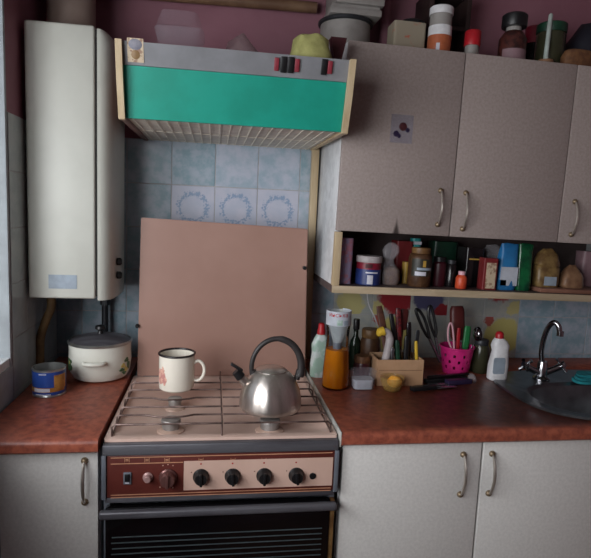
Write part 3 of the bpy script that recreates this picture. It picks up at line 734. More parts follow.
# ------------------------------------------------------------------ generic small things
def span(xa, xb, yt, yb, Y):
    a, b = un(xa, (yt+yb)/2, 'y', Y), un(xb, (yt+yb)/2, 'y', Y); xm = (xa+xb)/2
    return (a.x+b.x)/2, b.x-a.x, un(xm, yt, 'y', Y).z, un(xm, yb, 'y', Y).z
def lpart(name, parent, prof, m, seg=28, c=(0, 0, 0), **k):
    bm = B(); lathe(bm, prof, c, seg, **k); return obj(name, bm, m, parent)
def patch(name, parent, r, a0, a1, z0, z1, m, n=14):   # label wrapped round a jar; angles from the camera side (-y)
    bm = B(); A = []
    for i in range(n+1):
        a = -math.pi/2+a0+(a1-a0)*i/n; A.append([bm.verts.new((rr*math.cos(a), rr*math.sin(a), z)) for rr, z in ((r+.0006, z0), (r+.0006, z1), (r-.0006, z1), (r-.0006, z0))])
    for p, q_ in zip(A, A[1:]):
        for k in range(4): bm.faces.new((p[k], p[(k+1) % 4], q_[(k+1) % 4], q_[k]))
    bm.faces.new(A[0]); bm.faces.new(A[-1][::-1]); return obj(name, bm, m, parent)
def blob(name, parent, r, a0, z0, hw, hh, m, n=14):          # small oval print wrapped on a round wall
    bm = B(); ph = random.random()*6; A, C = [], []
    for i in range(n):
        t = 2*math.pi*i/n; k = 1+.22*math.sin(3*t+ph); a = -math.pi/2+a0+hw*k*math.cos(t)/r; z = z0+hh*k*math.sin(t)
        A.append(bm.verts.new(((r+.0007)*math.cos(a), (r+.0007)*math.sin(a), z))); C.append(bm.verts.new(((r-.001)*math.cos(a), (r-.001)*math.sin(a), z)))
    bm.faces.new(A); bm.faces.new(C[::-1])
    for i in range(n): bm.faces.new((A[i], C[i], C[(i+1) % n], A[(i+1) % n]))
    return obj(name, bm, m, parent)
# ---------- on the cooker
mx, my = un(176.5, 388, 'z', .879).xy
mg = thing('enamel_mug', 'cream enamel mug with black rim and rose print on the cooker', 'mug', (mx, my, .8788))
sc = (my+1.7061)/F; R0 = 17.6*sc; H = 36.5*sc
lpart('cup', mg, [(R0*.86, 0), (R0*.97, .004), (R0, .012), (R0, H), (R0*.97, H), (R0*.95, .008), (R0*.4, .006)], 'enamel_cream', 40, capt=True)
bm = B(); tube(bm, [(R0*math.cos(a)*1.0, R0*math.sin(a), H) for a in [2*math.pi*k/40 for k in range(40)]], .0028, 8, closed=True); obj('rim', bm, 'rim_black', mg)
bm = B(); tube(bm, smooth_path([(R0*.96, -.004, H*.74), (R0*1.22, -.006, H*.80), (R0*1.48, -.008, H*.70), (R0*1.56, -.008, H*.50), (R0*1.42, -.008, H*.32), (R0*1.18, -.006, H*.24), (R0*.96, -.004, H*.25)], 5), .0042, 10); obj('handle', bm, 'enamel_cream', mg)
for a, z, hw, hh in ((-.95, .34, .011, .009), (-.74, .42, .008, .011), (-1.08, .5, .009, .010), (-.9, .57, .006, .007), (-.66, .32, .006, .010), (-1.05, .28, .007, .006), (-.80, .66, .003, .004), (-.74, .60, .003, .004)):
    blob('rose_print', mg, R0, a, H*z, hw, hh, 'print_rose')
kx, ky = un(270, 408, 'z', .879).xy
kt = thing('kettle', 'brushed steel whistling kettle with black loop handle on the cooker', 'kettle', (kx, ky, .8788))
sc = (ky+1.7061)/F*1.0; W = 32.5*sc; H = 42*sc
lpart('body', kt, [(W*.84, 0), (W*.93, .002), (W*.99, .008), (W, .016), (W*.975, H*.34), (W*.91, H*.55), (W*.80, H*.73), (W*.65, H*.88), (W*.50, H*.97), (W*.46, H*.985)], 'brushed_steel', 48)
ldk = lpart('lid', kt, [(W*.50, H*.965), (W*.50, H*.99), (W*.42, H*1.03), (W*.2, H*1.06), (.002, H*1.065)], 'brushed_steel', 36)
bm = B(); pts = []
for k in range(25):
    a = math.radians(-18+k*(214/24)); pts.append((W*.16+W*.80*math.cos(a), 0, H*1.02+W*.92*math.sin(a)*1.02+.002))
tube(bm, pts, [.0054+.0040*(1-k/24)*(1 if k < 12 else .3) for k in range(25)], 10); obj('handle', bm, 'handle_grey', kt)
for sx in (-1, 1):
    bm = B(); xx = W*.16+sx*W*.74; tube(bm, [(xx*.92, 0, H*.74 if sx > 0 else H*.80), (xx, 0, H*.98)], .007, 8); obj('handle_mount', bm, 'handle_grey', kt)
bm = B(); tube(bm, [(-W*.66, -.004, H*.58), (-W*.92, -.006, H*.76), (-W*1.02, -.007, H*.85)], [.012, .0095, .0085], 14); spt = obj('spout', bm, 'brushed_steel', kt)
bm = B(); tube(bm, [(-W*.97, -.007, H*.82), (-W*1.14, -.008, H*.97)], [.0115, .0095], 12); obj('whistle', bm, 'black_plastic', spt)
bm = B(); g = box(bm, -.018, .013, -.006, .006, -.003, .003, bev=.002); xf(bm, bm.verts, Matrix.Translation((-W*1.08, -.008, H*1.06)) @ Matrix.Rotation(math.radians(32), 4, 'Y')); obj('whistle_lever', bm, 'black_plastic', spt)
# ---------- left worktop
px_, py_ = un(100, 366, 'z', ZC).xy
pc = un(100.5, 366, 'y', -.205)
pt_ = thing('cooking_pot', 'white enamel cooking pot with glass lid on the left worktop', 'pot', (pc.x, -.205, ZC))
sc = (1.7061-.205)/F*.98; W = 30*sc; H = 36*sc
lpart('pot_body', pt_, [(W*.72, 0), (W*.86, .006), (W*.96, .025), (W, .05), (W*.985, H*.8), (W*.99, H), (W*.95, H), (W*.94, .02), (W*.3, .01)], 'enamel_white', 44)
l_ = lpart('lid', pt_, [(W*1.02, H), (W*1.03, H+.004), (W*.98, H+.007)], 'can_silver', 44, capt=False, capb=False)
lpart('lid_glass', l_, [(W*.98, H+.004), (W*.8, H+.012), (W*.45, H+.019), (.012, H+.022)], 'dark_pot_glass' if 'dark_pot_glass' in MATS else 'steel_dark', 44)
lpart('lid_knob', l_, [(.008, H+.020), (.006, H+.030), (.014, H+.036), (.013, H+.043), (.004, H+.046)], 'black_plastic', 20)
bm = B(); tube(bm, smooth_path([(-.026, -W*.97, H*.60), (-.022, -W*1.16, H*.615), (.0, -W*1.24, H*.62), (.022, -W*1.16, H*.615), (.026, -W*.97, H*.60)], 5), .0052, 10); obj('pot_handle', bm, 'enamel_white', pt_)
bm = B(); tube(bm, smooth_path([(-.026, W*.97, H*.60), (-.022, W*1.16, H*.615), (.0, W*1.24, H*.62), (.022, W*1.16, H*.615), (.026, W*.97, H*.60)], 5), .0052, 10); obj('pot_handle', bm, 'enamel_white', pt_)
for a, z, hw, hh, mm in ((-1.02, .55, .012, .008, 'print_leaf'), (-.98, .40, .009, .011, 'print_leaf'), (-1.18, .42, .014, .012, 'print_leaf'), (-1.02, .52, .004, .004, 'print_flower'), (.98, .44, .007, .006, 'print_flower'), (1.15, .57, .009, .006, 'print_leaf'), (1.12, .32, .006, .006, 'print_flower'), (.92, .33, .008, .004, 'print_leaf'), (1.26, .42, .006, .010, 'print_leaf'), (1.02, .24, .007, .004, 'print_leaf')):
    blob('flower_print', pt_, W*1.0, a, H*z, hw, hh, mm)
cx_, cy_ = un(49.5, 393, 'z', ZC).xy
cn = thing('tin_can', 'open blue and orange printed tin can at the left worktop end', 'can', (cx_, cy_, ZC))
sc = (cy_+1.7061)/F; W = 15*sc; H = 27*sc
lpart('tin', cn, [(W, 0), (W*1.02, .001), (W*1.02, .003), (W, .004), (W, H-.003), (W*1.03, H-.002), (W*1.03, H), (W*.96, H), (W*.95, .004), (.004, .003)], 'can_silver', 36)
patch('label', cn, W, -math.pi*.97, math.pi*.97, .006, H-.006, 'can_blue', 50)
patch('label_band', cn, W+.0006, -1.3, 1.3, H*.2, H*.36, 'can_orange', 20); patch('label_band', cn, W+.0006, .55, 1.45, H*.3, H*.8, 'can_orange', 12)
patch('label_text_bar', cn, W+.0012, -.7, .3, H*.22, H*.34, 'pale_print', 10); patch('label_text_bar', cn, W+.0012, -.6, .35, H*.1, H*.13, 'pale_print', 10)
patch('label_text_bar', cn, W+.0012, -.35, .1, H*.84, H*.87, 'pale_print', 6)

# ---------- right worktop
gx, gy = un(316, 376, 'z', ZC).xy; gx = max(gx, .527)
sc = (gy+1.7061)/F; s = sc
ds = thing('dish_soap_bottle', 'mint and white washing-up bottle with red cap next to the cooker', 'bottle', (gx, gy, ZC))
bm = B(); pouch(bm, [(0, 9.5*s, 6*s), (.004, 10*s, 6.5*s), (14*s, 10.2*s, 6.6*s), (26*s, 9.0*s, 6*s), (34*s, 9.8*s, 6*s), (41*s, 7*s, 5*s), (45*s, 4.5*s, 4*s)], 28, 2.6); obj('bottle_body', bm, 'mint_film', ds)
lpart('cap', ds, [(4.3*s, 45*s), (4.3*s, 49*s), (3.6*s, 51*s), (3.2*s, 56*s), (1.5*s, 57*s)], 'red_plastic', 20)
# cut plastic bottle fly trap with amber liquid
bx, by = un(335, 387, 'z', ZC).xy; s = (by+1.7061)/F
bt = thing('cut_plastic_bottle', 'clear cut-off plastic bottle half full of amber liquid, funnel inside', 'bottle', (bx, by, ZC))
prof = [(12.5*s, 0), (14*s, .004), (14.2*s, 10*s), (13.4*s, 26*s), (12.2*s, 42*s), (11.6*s, 54*s), (12.2*s, 62*s), (12.8*s, 70*s), (12.8*s, 83*s)]
lpart('bottle_wall', bt, prof, 'pet_clear', 36, capt=False)
lpart('amber_liquid', bt, [(12*s, .003), (13.6*s, .006), (13.8*s, 10*s), (13.0*s, 26*s), (11.8*s, 42*s), (.001, 42.2*s)], 'amber_oil', 36)
lpart('funnel', bt, [(12.4*s, 82*s), (10*s, 66*s), (5.5*s, 52*s), (4.4*s, 48*s), (4.4*s, 43*s)], 'milky_plastic', 28, capt=False, capb=False)
lpart('funnel_neck', bt, [(4.6*s, 49*s), (4.8*s, 45*s), (4.6*s, 42*s)], 'stove_side', 20, capt=False, capb=False)
patch('label', bt, 12.9*s, -2.6, 2.6, 68*s, 83*s, 'label_white', 40)
Rl = 12.9*s+.0011
bm = text_mesh('инська', 6.4*s, lambda x, z: (Rl*math.sin(x/Rl-.25), -Rl*math.cos(x/Rl-.25), z+79.5*s)); obj('label_lettering', bm, 'red_plastic', bt, smooth=0, flip=False)
patch('label_print', bt, 12.9*s+.0004, -.35, .1, 69*s, 74.5*s, 'mint_film', 6); patch('label_print', bt, 12.9*s+.0004, .22, .6, 69*s, 74*s, 'sticker_grey', 6)
def simple(name, label, cat, px, py, parts, group=None, z=ZC):
    x, y = un(px, py, 'z', z).xy; s = (y+1.7061)/F
    t = thing(name, label, cat, (x, y, z), group)
    for pn, prof, mm in parts:
        lpart(pn, t, [(r*s, h*s) for r, h in prof], mm, 28)
    return t, s
simple('sauce_bottle', 'dark green glass bottle with black cap behind the amber bottle', 'bottle', 354, 369,
       [('bottle_body', [(6, 0), (6.5, 1), (6.5, 26), (5.5, 31), (2.6, 36), (2.6, 45)], 'dark_green_glass'), ('cap', [(3.2, 43), (3.4, 44), (3.4, 53), (3, 54)], 'black_plastic')])
simple('coffee_jar', 'brown glass jar with metal lid behind the small clear tub', 'jar', 368.5, 371,
       [('jar_body', [(9, 0), (10, 2), (10, 34), (8.5, 38)], 'coffee'), ('lid', [(9, 37), (9.4, 38), (9.4, 45), (8.8, 46)], 'label_brown')])
t, s = simple('wine_red_jar', 'small pinkish jar with red contents behind the clear tub', 'jar', 361, 380,
       [('jar_body', [(7.5, 0), (8.5, 2), (8.5, 18), (7.5, 21)], 'wine_dark'), ('lid', [(8, 20), (8.3, 21), (8.3, 26), (7.6, 27)], 'spice_brown')])
x, y = un(362, 388, 'z', ZC).xy; s = (y+1.7061)/F
tb_ = thing('plastic_tub', 'small square clear plastic tub in front of the jars', 'tub', (x, y, ZC))
bm = B(); pouch(bm, [(0, 11*s, 8*s), (.002, 11.5*s, 8.5*s), (19*s, 13*s, 9.5*s), (20*s, 13.6*s, 10*s)], 32, 5); obj('tub_wall', bm, 'clear_plastic', tb_)
bm = B(); pouch(bm, [(.002, 10*s, 7.2*s), (11*s, 11*s, 8*s)], 32, 5); obj('contents', bm, 'label_white', tb_)
# cardboard box of cutlery
a, b = un(377, 385, 'z', ZC), un(422, 389, 'z', ZC); Yb = -.300
xa, xb = un(376.5, 386, 'y', Yb).x, un(422, 388, 'y', Yb).x; zt_ = un(400, 360, 'y', Yb).z
bxx = thing('cardboard_box', 'small open cardboard box holding knives and handles', 'box', ((xa+xb)/2, Yb+.04, ZC))
bm = B(); th = .003; D_ = .085
box(bm, xa, xb, Yb, Yb+th, ZC, zt_); box(bm, xa, xb, Yb+D_-th, Yb+D_, ZC, zt_); box(bm, xa, xa+th, Yb+th, Yb+D_-th, ZC, zt_); box(bm, xb-th, xb, Yb+th, Yb+D_-th, ZC, zt_); box(bm, xa+th, xb-th, Yb+th, Yb+D_-th, ZC, ZC+th)
obj('box_walls', bm, 'cardboard', bxx, world=True)
wbox('fold_line', 'spice_brown', bxx, xa+.004, xb-.004, Yb-.0006, Yb, zt_-.030, zt_-.029)
def stick(name, label, cat, pa, pb, y0, y1, parts, group='handles in the cardboard box'):
    """rod-like thing between pixel pa (bottom, at depth y0) and pb (top, depth y1); parts: (name, t0, t1, half width, half thick, mat)"""
    A, Bp = un(*pa, 'y', y0), un(*pb, 'y', y1); d = (Bp-A); L = d.length; d.normalize()
    xax = Vector((0, -1, 0)).cross(d).normalized(); yax = d.cross(xax)
    M = Matrix((xax, yax, d)).transposed().to_4x4()
    t = thing(name, label, cat, A, group)
    for pn, t0, t1, hw, hth, mm in parts:
        bm = B(); k = 10; rows = []
        for i in range(k+1):
            u = i/k; e = (1-(2*u-1)**8)*.25+.75; rows.append((L*(t0+(t1-t0)*u), hw*e, hth*e))
        pouch(bm, rows, 14, 2.8); xf(bm, bm.verts, M); obj(pn, bm, mm, t)
    return t
yb = Yb+.04
stick('wooden_spatula', 'brown wooden handle leaning left out of the cardboard box', 'utensil', (392, 376), (379, 306), yb, yb+.03, [('handle', 0, 1, .0105, .004, 'brown_wood')])
stick('knife', 'knife with red speckled handle standing in the cardboard box', 'knife', (400, 379), (398, 308), yb+.015, yb+.03, [('blade', 0, .45, .009, .001, 'blade_steel'), ('handle', .42, 1, .0085, .006, 'red_speck')])
stick('knife', 'knife with slanting black handle behind the white yellow-tipped scoop', 'knife', (401, 379), (391, 314), yb+.005, yb+.02, [('blade', 0, .45, .009, .001, 'blade_steel'), ('handle', .42, 1, .007, .005, 'black_plastic')])
stick('knife', 'short black-handled knife at the middle of the cardboard box', 'knife', (405, 380), (407, 336), yb-.01, yb-.005, [('blade', 0, .4, .008, .001, 'blade_steel'), ('handle', .38, 1, .0075, .005, 'black_plastic')])
stick('knife', 'dark grey-handled knife left of middle in the cardboard box', 'knife', (399, 380), (397, 340), yb-.015, yb-.012, [('blade', 0, .4, .007, .001, 'blade_steel'), ('handle', .38, 1, .0065, .005, 'green_dark')])
stick('screwdriver', 'yellow-edged black tool at the right end of the cardboard box', 'tool', (417, 382), (416, 341), yb-.01, yb-.005, [('shaft', 0, .5, .003, .003, 'blade_steel'), ('handle', .45, 1, .0045, .004, 'yellow')])
stick('fork', 'dark thin fork leaning at the right end of the cardboard box', 'fork', (412, 382), (418, 330), yb+.015, yb+.03, [('stem', 0, .75, .0028, .002, 'pipe_dark'), ('tines', .72, 1, .006, .0015, 'pipe_dark')])
A = un(384, 372, 'y', yb-.01); s = (1.7061+yb)/F
sg = thing('plastic_scoop', 'white crooked plastic scoop with yellow tip in the cardboard box', 'scoop', A)
bm = B(); tube(bm, smooth_path([(0, 0, 0), (1*s, 0, 14*s), (3*s, 0, 26*s), (4*s, 0, 36*s), (1*s, 0, 43*s), (-4*s, 0, 44*s)], 5), [4*s*k for k in [1.1]*16+[1.0]*10], 12); obj('handle', bm, 'lid_ivory', sg)
bm = B(); tube(bm, smooth_path([(-3*s, 0, 44.5*s), (-7*s, 0, 43*s), (-9*s, 0, 39*s)], 4), [5*s]*5+[4*s, 3.4*s, 3*s, 1.5*s], 12); obj('tip', bm, 'yellow', sg)
stick('knife', 'black knife handle right beside the red speckled handle', 'knife', (408, 380), (409, 322), yb+.02, yb+.03, [('blade', 0, .45, .008, .001, 'blade_steel'), ('handle', .42, 1, .0075, .005, 'dark_bottle')])
stick('wooden_spoon', 'dark wooden spoon at the back of the cardboard box', 'spoon', (395, 378), (405, 309), yb+.035, yb+.045, [('stem', 0, .75, .005, .004, 'brush_brown'), ('bowl', .7, 1, .013, .005, 'brush_brown')])
stick('table_spoon', 'steel spoon handle low at the front of the cardboard box', 'spoon', (391, 380), (393, 348), yb-.022, yb-.02, [('stem', 0, 1, .0045, .0015, 'blade_steel')])
# scissors behind the boxes
def scissors(name, label, pa, pb1, pb2, y, m):
    t = thing(name, label, 'scissors', un(*pa, 'y', y))
    for k, pb in enumerate((pb1, pb2)):
        A, Bp = un(*pa, 'y', y+.004*k), un(*pb, 'y', y+.02); d = Bp-A; sd = Vector((-d.z, 0, d.x)).normalized()*(.5 if k else -.5)
        C0 = A+d*.45
        bm = B(); tube(bm, [A, C0], [.004, .0055], 8); obj('blade', bm, 'blade_steel', t, world=True)
        C1, C2 = C0+d*.55, C0+d*.275
        loop = smooth_path([C0, C0+d*.18+sd*.014, C2+d*.08+sd*.020, C1-d*.03+sd*.012, C1-sd*.008, C2-sd*.014, C0+d*.1-sd*.010, C0], 4)
        bm = B(); tube(bm, loop[:-1], .0048, 8, closed=True); obj('grip', bm, m, t, world=True)
scissors('scissors', 'black-handled scissors leaning behind the pink basket', (440, 362), (417, 310), (430, 307), -.165, 'black_plastic')
# glass bowl with orange peel
x, y = un(389, 387.5, 'z', ZC).xy; y = min(y, Yb-.036); s = (y+1.7061)/F
gb = thing('glass_bowl', 'small yellowish glass bowl in front of the cardboard box', 'bowl', (x, y, ZC))
lpart('bowl_wall', gb, [(8*s, 0), (9*s, .002), (12*s, 8*s), (13.2*s, 15*s), (12.6*s, 15*s), (11.4*s, 8*s), (8*s, .004)], 'amber_film' if 'amber_film' in MATS else 'milky_plastic', 32)
mat('amber_film', S(196, 160, 90), .12, alpha=.28); gb.children[0].data.materials[0] = MATS['amber_film']
bm = B(); bmesh.ops.create_icosphere(bm, subdivisions=3, radius=8.2*s)
for v in bm.verts: v.co = Vector((v.co.x*1.0, v.co.y*.8, v.co.z*.78)) + noise.noise_vector(v.co*60)*.003
tag(obj('orange_piece', bm, 'orange_peel', None, loc=(x+3*s, y, ZC+9.5*s)), 'cut piece of orange lying in the small glass bowl', 'fruit')
# pink basket
x, y = un(455, 372, 'z', ZC).xy; s = (y+1.7061)/F
pk = thing('pink_basket', 'bright pink perforated plastic basket holding kitchen tools', 'basket', (x, y, ZC))
bm = B(); N = 40; rows = 9; Hb = 29*s; Rb, Rt = 13.5*s, 18*s
grid = [[bm.verts.new(((Rb+(Rt-Rb)*j/rows)*math.cos(2*math.pi*i/N), (Rb+(Rt-Rb)*j/rows)*math.sin(2*math.pi*i/N), Hb*j/rows)) for i in range(N)] for j in range(rows+1)]
for j in range(rows):
    for i in range(N):
        if j in (2, 4, 6) and (i+j) % 4 == 0: continue
        bm.faces.new((grid[j][i], grid[j][(i+1) % N], grid[j+1][(i+1) % N], grid[j+1][i]))
bm.faces.new(grid[0][::-1])
bmesh.ops.recalc_face_normals(bm, faces=bm.faces); bmesh.ops.solidify(bm, geom=bm.faces[:], thickness=.0016)
obj('basket_wall', bm, 'pink_basket', pk)
bm = B(); tube(bm, [(Rt*math.cos(a), Rt*math.sin(a), Hb) for a in [2*math.pi*k/N for k in range(N)]], .0026, 8, closed=True); obj('basket_rim', bm, 'pink_basket', pk)
g2 = 'tools in the pink basket'
stick('scrubbing_brush', 'dark brown brush standing upright in the pink basket', 'brush', (458, 368), (457, 306), y+.005, y+.03, [('handle', 0, .5, .007, .005, 'brush_brown'), ('brush_head', .45, 1, .023, .012, 'brush_brown')], g2)
stick('peeler', 'green-handled peeler at the right side of the pink basket', 'peeler', (462, 368), (468, 326), y, y+.01, [('stem', 0, .5, .004, .003, 'bright_green'), ('handle', .45, 1, .011, .006, 'bright_green')], g2)
stick('whisk', 'red-handled tool in the middle of the pink basket', 'utensil', (456, 368), (459, 328), y-.012, y-.005, [('handle', 0, 1, .006, .004, 'red_plastic')], g2)
A = un(453, 365, 'y', y-.02); t = thing('bag_clip', 'pale pink plastic loop clip in the pink basket', 'clip', A, g2)
Bp = un(451, 323, 'y', y-.015); d = Bp-A
bm = B(); sd = Vector((.011, 0, 0)); lp = smooth_path([A+d*.35, A+d*.6-sd, A+d*.85-sd*.9, A+d-sd*.2, A+d*.92+sd*.35, A+d*.65+sd*.55, A+d*.38+sd*.5], 4); tube(bm, lp, .0028, 8, closed=True); tube(bm, [A, A+d*.37], .003, 8); obj('loop', bm, 'pink_pale', t, world=True)
A = un(464, 366, 'y', y+.0); Bp = un(478, 334, 'y', y-.01); d = Bp-A
t = thing('ladle', 'shiny steel ladle leaning out of the pink basket to the right', 'ladle', A, g2)
bm = B(); tube(bm, [A, A+d*.7], .003, 8); obj('handle', bm, 'chrome', t, world=True)
bm = B(); bmesh.ops.create_uvsphere(bm, u_segments=20, v_segments=12, radius=.018)
bmesh.ops.delete(bm, geom=[v for v in bm.verts if v.co.z > .006], context='VERTS')
xf(bm, bm.verts, Matrix.Translation(A+d) @ Matrix.Rotation(math.radians(70), 4, 'X') @ Matrix.Rotation(.4, 4, 'Y') @ Matrix.Diagonal((.9, 1.25, .8, 1))); bmesh.ops.solidify(bm, geom=bm.faces[:], thickness=.001); obj('bowl', bm, 'chrome', t, world=True)
# flat tools lying in front
def lying(name, label, cat, pa, pb, parts, zz):
    A, Bp = un(*pa, 'z', ZC+zz), un(*pb, 'z', ZC+zz); d = Bp-A; L = d.length; ang = math.atan2(d.y, d.x)
    t = thing(name, label, cat, (A.x, A.y, ZC+.0003), 'tools lying before the basket', ang)
    for pn, u0, u1, hw, h0, h1, mm in parts:
        bm = B(); box(bm, L*u0, L*u1, -hw, hw, zz+h0-.0003, zz+h1-.0003, bev=min(.002, (h1-h0)*.4)); obj(pn, bm, mm, t)
lying('knife', 'black-handled kitchen knife lying below the cardboard box', 'knife', (411, 391), (455, 387), [('handle', 0, .55, .009, 0, .012, 'black_plastic'), ('blade', .55, 1, .011, .003, .005, 'blade_steel')], 0)
lying('knife', 'dark purple-handled knife lying in front of the pink basket', 'knife', (470, 383), (430, 386), [('handle', 0, .6, .010, 0, .014, 'purple_dark'), ('blade', .6, 1, .010, .004, .006, 'blade_steel')], .0)
lying('tongs', 'black plastic tongs lying across the worktop by the basket', 'tongs', (425, 383), (468, 379), [('arm', 0, .95, .008, 0, .011, 'black_plastic'), ('arm', .05, 1, .006, .012, .020, 'dark_bottle')], .0)
x, y = un(472, 382, 'z', ZC).xy; bm = B(); pouch(bm, [(0, .012, .010), (.006, .015, .012), (.016, .012, .010), (.024, .006, .006)], 16, 2.2, wob=.006, fr=60); tag(obj('foil_scrap', bm, 'bag_film', None, loc=(x, y, ZC)), 'crumpled scrap of clear film beside the pink basket', 'wrapper')
# dark jar and white bottle
simple('dark_jar', 'dark clear-glass jar behind the white detergent bottle', 'jar', 479, 372, [('jar_body', [(8, 0), (9, 1.5), (9, 27), (7, 32)], 'olive_glass'), ('lid', [(7.4, 31), (7.6, 32), (7.6, 36), (7, 37)], 'pipe_dark')])
x, y = un(496.5, 379, 'z', ZC).xy; s = (y+1.7061)/F
wb = thing('detergent_bottle', 'white plastic detergent bottle with red cap beside the sink', 'bottle', (x, y, ZC))
bm = B(); pouch(bm, [(0, 10*s, 7*s), (.003, 11*s, 7.5*s), (16*s, 11*s, 7.5*s, .3*s), (27*s, 9.6*s, 7*s, 1*s), (32*s, 8.8*s, 6.6*s, 1.2*s), (38*s, 10*s, 6.8*s, .6*s), (43*s, 8*s, 6*s), (46.5*s, 4.6*s, 4.5*s, -1*s)], 32, 2.6); obj('bottle_body', bm, 'white_plastic', wb)
lpart('cap', wb, [(4.5*s, 46*s), (4.5*s, 51*s), (3.4*s, 53*s), (1.5*s, 54*s)], 'red_plastic', 20, c=(-1*s, 0, 0))
bm = B(); pouch(bm, [(8*s, 6*s, .0008), (10*s, 7*s, .0008), (24*s, 7*s, .0008), (26*s, 6*s, .0008)], 16, 2.6, c=(-2.5*s, -7.3*s, 0)); obj('label', bm, 'sticker_grey', wb)
# cyan cloth behind the sink
x, y = un(590, 381, 'z', ZC+.01).xy; bm = B()
for i in range(3):
    pouch(bm, [(.002+.009*i, .052-.006*i, .026-.003*i), (.010+.009*i, .056-.006*i, .030-.003*i)], 26, 3, wob=.007, fr=28, seed=i)
tag(obj('dish_cloth', bm, 'cyan_cloth', None, loc=(x, y, ZC+.005)), 'folded turquoise dish cloth at the back of the sink', 'cloth')
# white cord hanging from the cupboard
bm = B(); tube(bm, smooth_path([wp(367, 292, -.12), wp(369, 305, -.10), wp(375, 318, -.09), wp(379, 332, -.08), wp(380, 350, -.08), (wp(381, 352, -.08)[0], -.08, ZC+.002)], 5), .0022, 6)
tag(obj('power_cord', bm, 'white_plastic', None, loc=(wp(379, 332, -.08)[0], -.08, ZC), world=True), 'thin white cord hanging below the wall cupboard', 'cord')

# ------------------------------------------------------------------ things on the open shelf
ZS = CB+.0198
def shelf_box(name, label, cat, xa, xb, yt, Y, depth, m, rows=None, n=6, wob=0, parts=(), z=ZS, seed=1, group=None):
    """packet-like thing with its front at depth Y"""
    x, wd_, zt_, _ = span(xa, xb, yt, 285 if z < CT else 50, Y); h = zt_-z
    t = thing(name, label, cat, (x, Y+depth/2, z), group)
    rows = rows or [(0, 1, 1), (.5, 1, 1), (1, 1, 1)]
    bm = B(); pouch(bm, [(r[0]*h, r[1]*wd_/2, r[2]*depth/2) + ((r[3]*wd_,) if len(r) > 3 else ()) for r in rows], 32, n, wob=wob, fr=40, seed=seed)
    obj('packet', bm, m, t)
    for pn, u0, u1, v0, v1, mm in parts:
        bm = B(); box(bm, (u0-.5)*wd_, (u1-.5)*wd_, -depth/2-.0016, -depth/2+.0005, v0*h, v1*h); obj(pn, bm, mm, t)
    return t
def shelf_jar(name, label, cat, xa, xb, yt, Y, parts, z=ZS, patches=()):
    x, wd_, zt_, _ = span(xa, xb, yt, 285 if z < CT else 50, Y); h = zt_-z; R_ = wd_/2
    t = thing(name, label, cat, (x, Y, z))
    for pn, prof, mm in parts: lpart(pn, t, [(r*R_, v*h) for r, v in prof], mm, 30)
    for pn, rr, a0, a1, v0, v1, mm in patches: patch(pn, t, rr*R_, a0, a1, v0*h, v1*h, mm)
    return t
shelf_box('paper_packet', 'tall violet and pink floral packet at the left end of the shelf', 'packet', 340, 354.5, 238, -.26, .05, 'floral_paper', n=4)
shelf_jar('plastic_jar', 'jar with white lid, dark red band and blue label on the shelf', 'jar', 357.5, 382, 255, -.245,
          [('jar_body', [(.94, 0), (1, .03), (1, .5), (1, .55)], 'label_blue'), ('band', [(.97, .55), (.97, .80)], 'label_red'), ('lid', [(1.0, .78), (1.02, .80), (1.02, .97), (.97, 1)], 'lid_ivory')],
          patches=[('label_print', 1.0, -.35, .1, .05, .36, 'pale_print'), ('label_print', 1.0, -.5, .5, .42, .47, 'pale_print'), ('label_print', .985, -.55, .0, .60, .74, 'maroon')])
shelf_box('spice_bag', 'knotted clear film bag of brown spice on the shelf', 'bag', 384, 404, 243, -.25, .05, 'bag_film', rows=[(0, .9, .9), (.1, 1, 1), (.35, .95, .9), (.5, .6, .55, -.06), (.62, .5, .4, -.1), (.8, .85, .5, -.02), (.95, .7, .35, .05), (1, .3, .2, .05)], n=2.4, wob=.006)
shelf_box('spice_heap', 'brown ground spice filling the clear film bag', 'spice', 386, 403, 266, -.244, .038, 'spice_brown', rows=[(0, .9, .9), (.5, 1, 1), (.9, .8, .8), (1, .4, .4)], n=2.4)
shelf_box('tea_box', 'dark red box at the back of the shelf behind the film bag', 'box', 397, 413, 240, -.16, .06, 'packet_red', n=12)
shelf_box('mustard_pot', 'little yellow pot squeezed beside the gold-label jar', 'pot', 404.5, 411, 261, -.20, .025, 'gold', n=2)
shelf_jar('coffee_glass_jar', 'glass jar with brown label and gold emblem in the middle of the shelf', 'jar', 410, 432, 246, -.245,
          [('jar_body', [(.92, 0), (1, .04), (1, .72), (.9, .82), (.72, .86)], 'coffee'), ('lid', [(.78, .85), (.8, .87), (.8, .99), (.75, 1)], 'label_brown')],
          patches=[('label', 1.0, -1.1, 1.1, .28, .72, 'label_dark'), ('label_print', 1.01, -.75, .2, .30, .40, 'pale_print'), ('label_print', 1.01, -.6, .75, .44, .50, 'sticker_grey'), ('emblem', 1.01, -.12, .14, .52, .68, 'gold')])
shelf_box('small_tin', 'small teal and white tin standing behind the coffee jar', 'tin', 412, 421.5, 237, -.15, .03, 'teal_cap', n=3, parts=[('label_print', .05, .95, .86, .93, 'pale_print')])
shelf_jar('wine_red_jar', 'dark wine-red jar right of the coffee jar on the shelf', 'jar', 433, 447, 255, -.22, [('jar_body', [(.95, 0), (1, .04), (1, .78), (.8, .84)], 'wine_dark'), ('lid', [(.86, .84), (.88, .99), (.8, 1)], 'black_plastic')])
shelf_box('green_packet', 'dark green packet at the back of the shelf', 'packet', 434, 458, 240, -.12, .06, 'green_dark', n=6, wob=.003)
shelf_jar('black_jar', 'slim black jar left of the orange bottle on the shelf', 'jar', 447.5, 457, 258, -.23, [('jar_body', [(.95, 0), (1, .04), (1, .8), (.8, .86)], 'dark_bottle'), ('lid', [(.86, .86), (.88, .99), (.8, 1)], 'pipe_dark')])
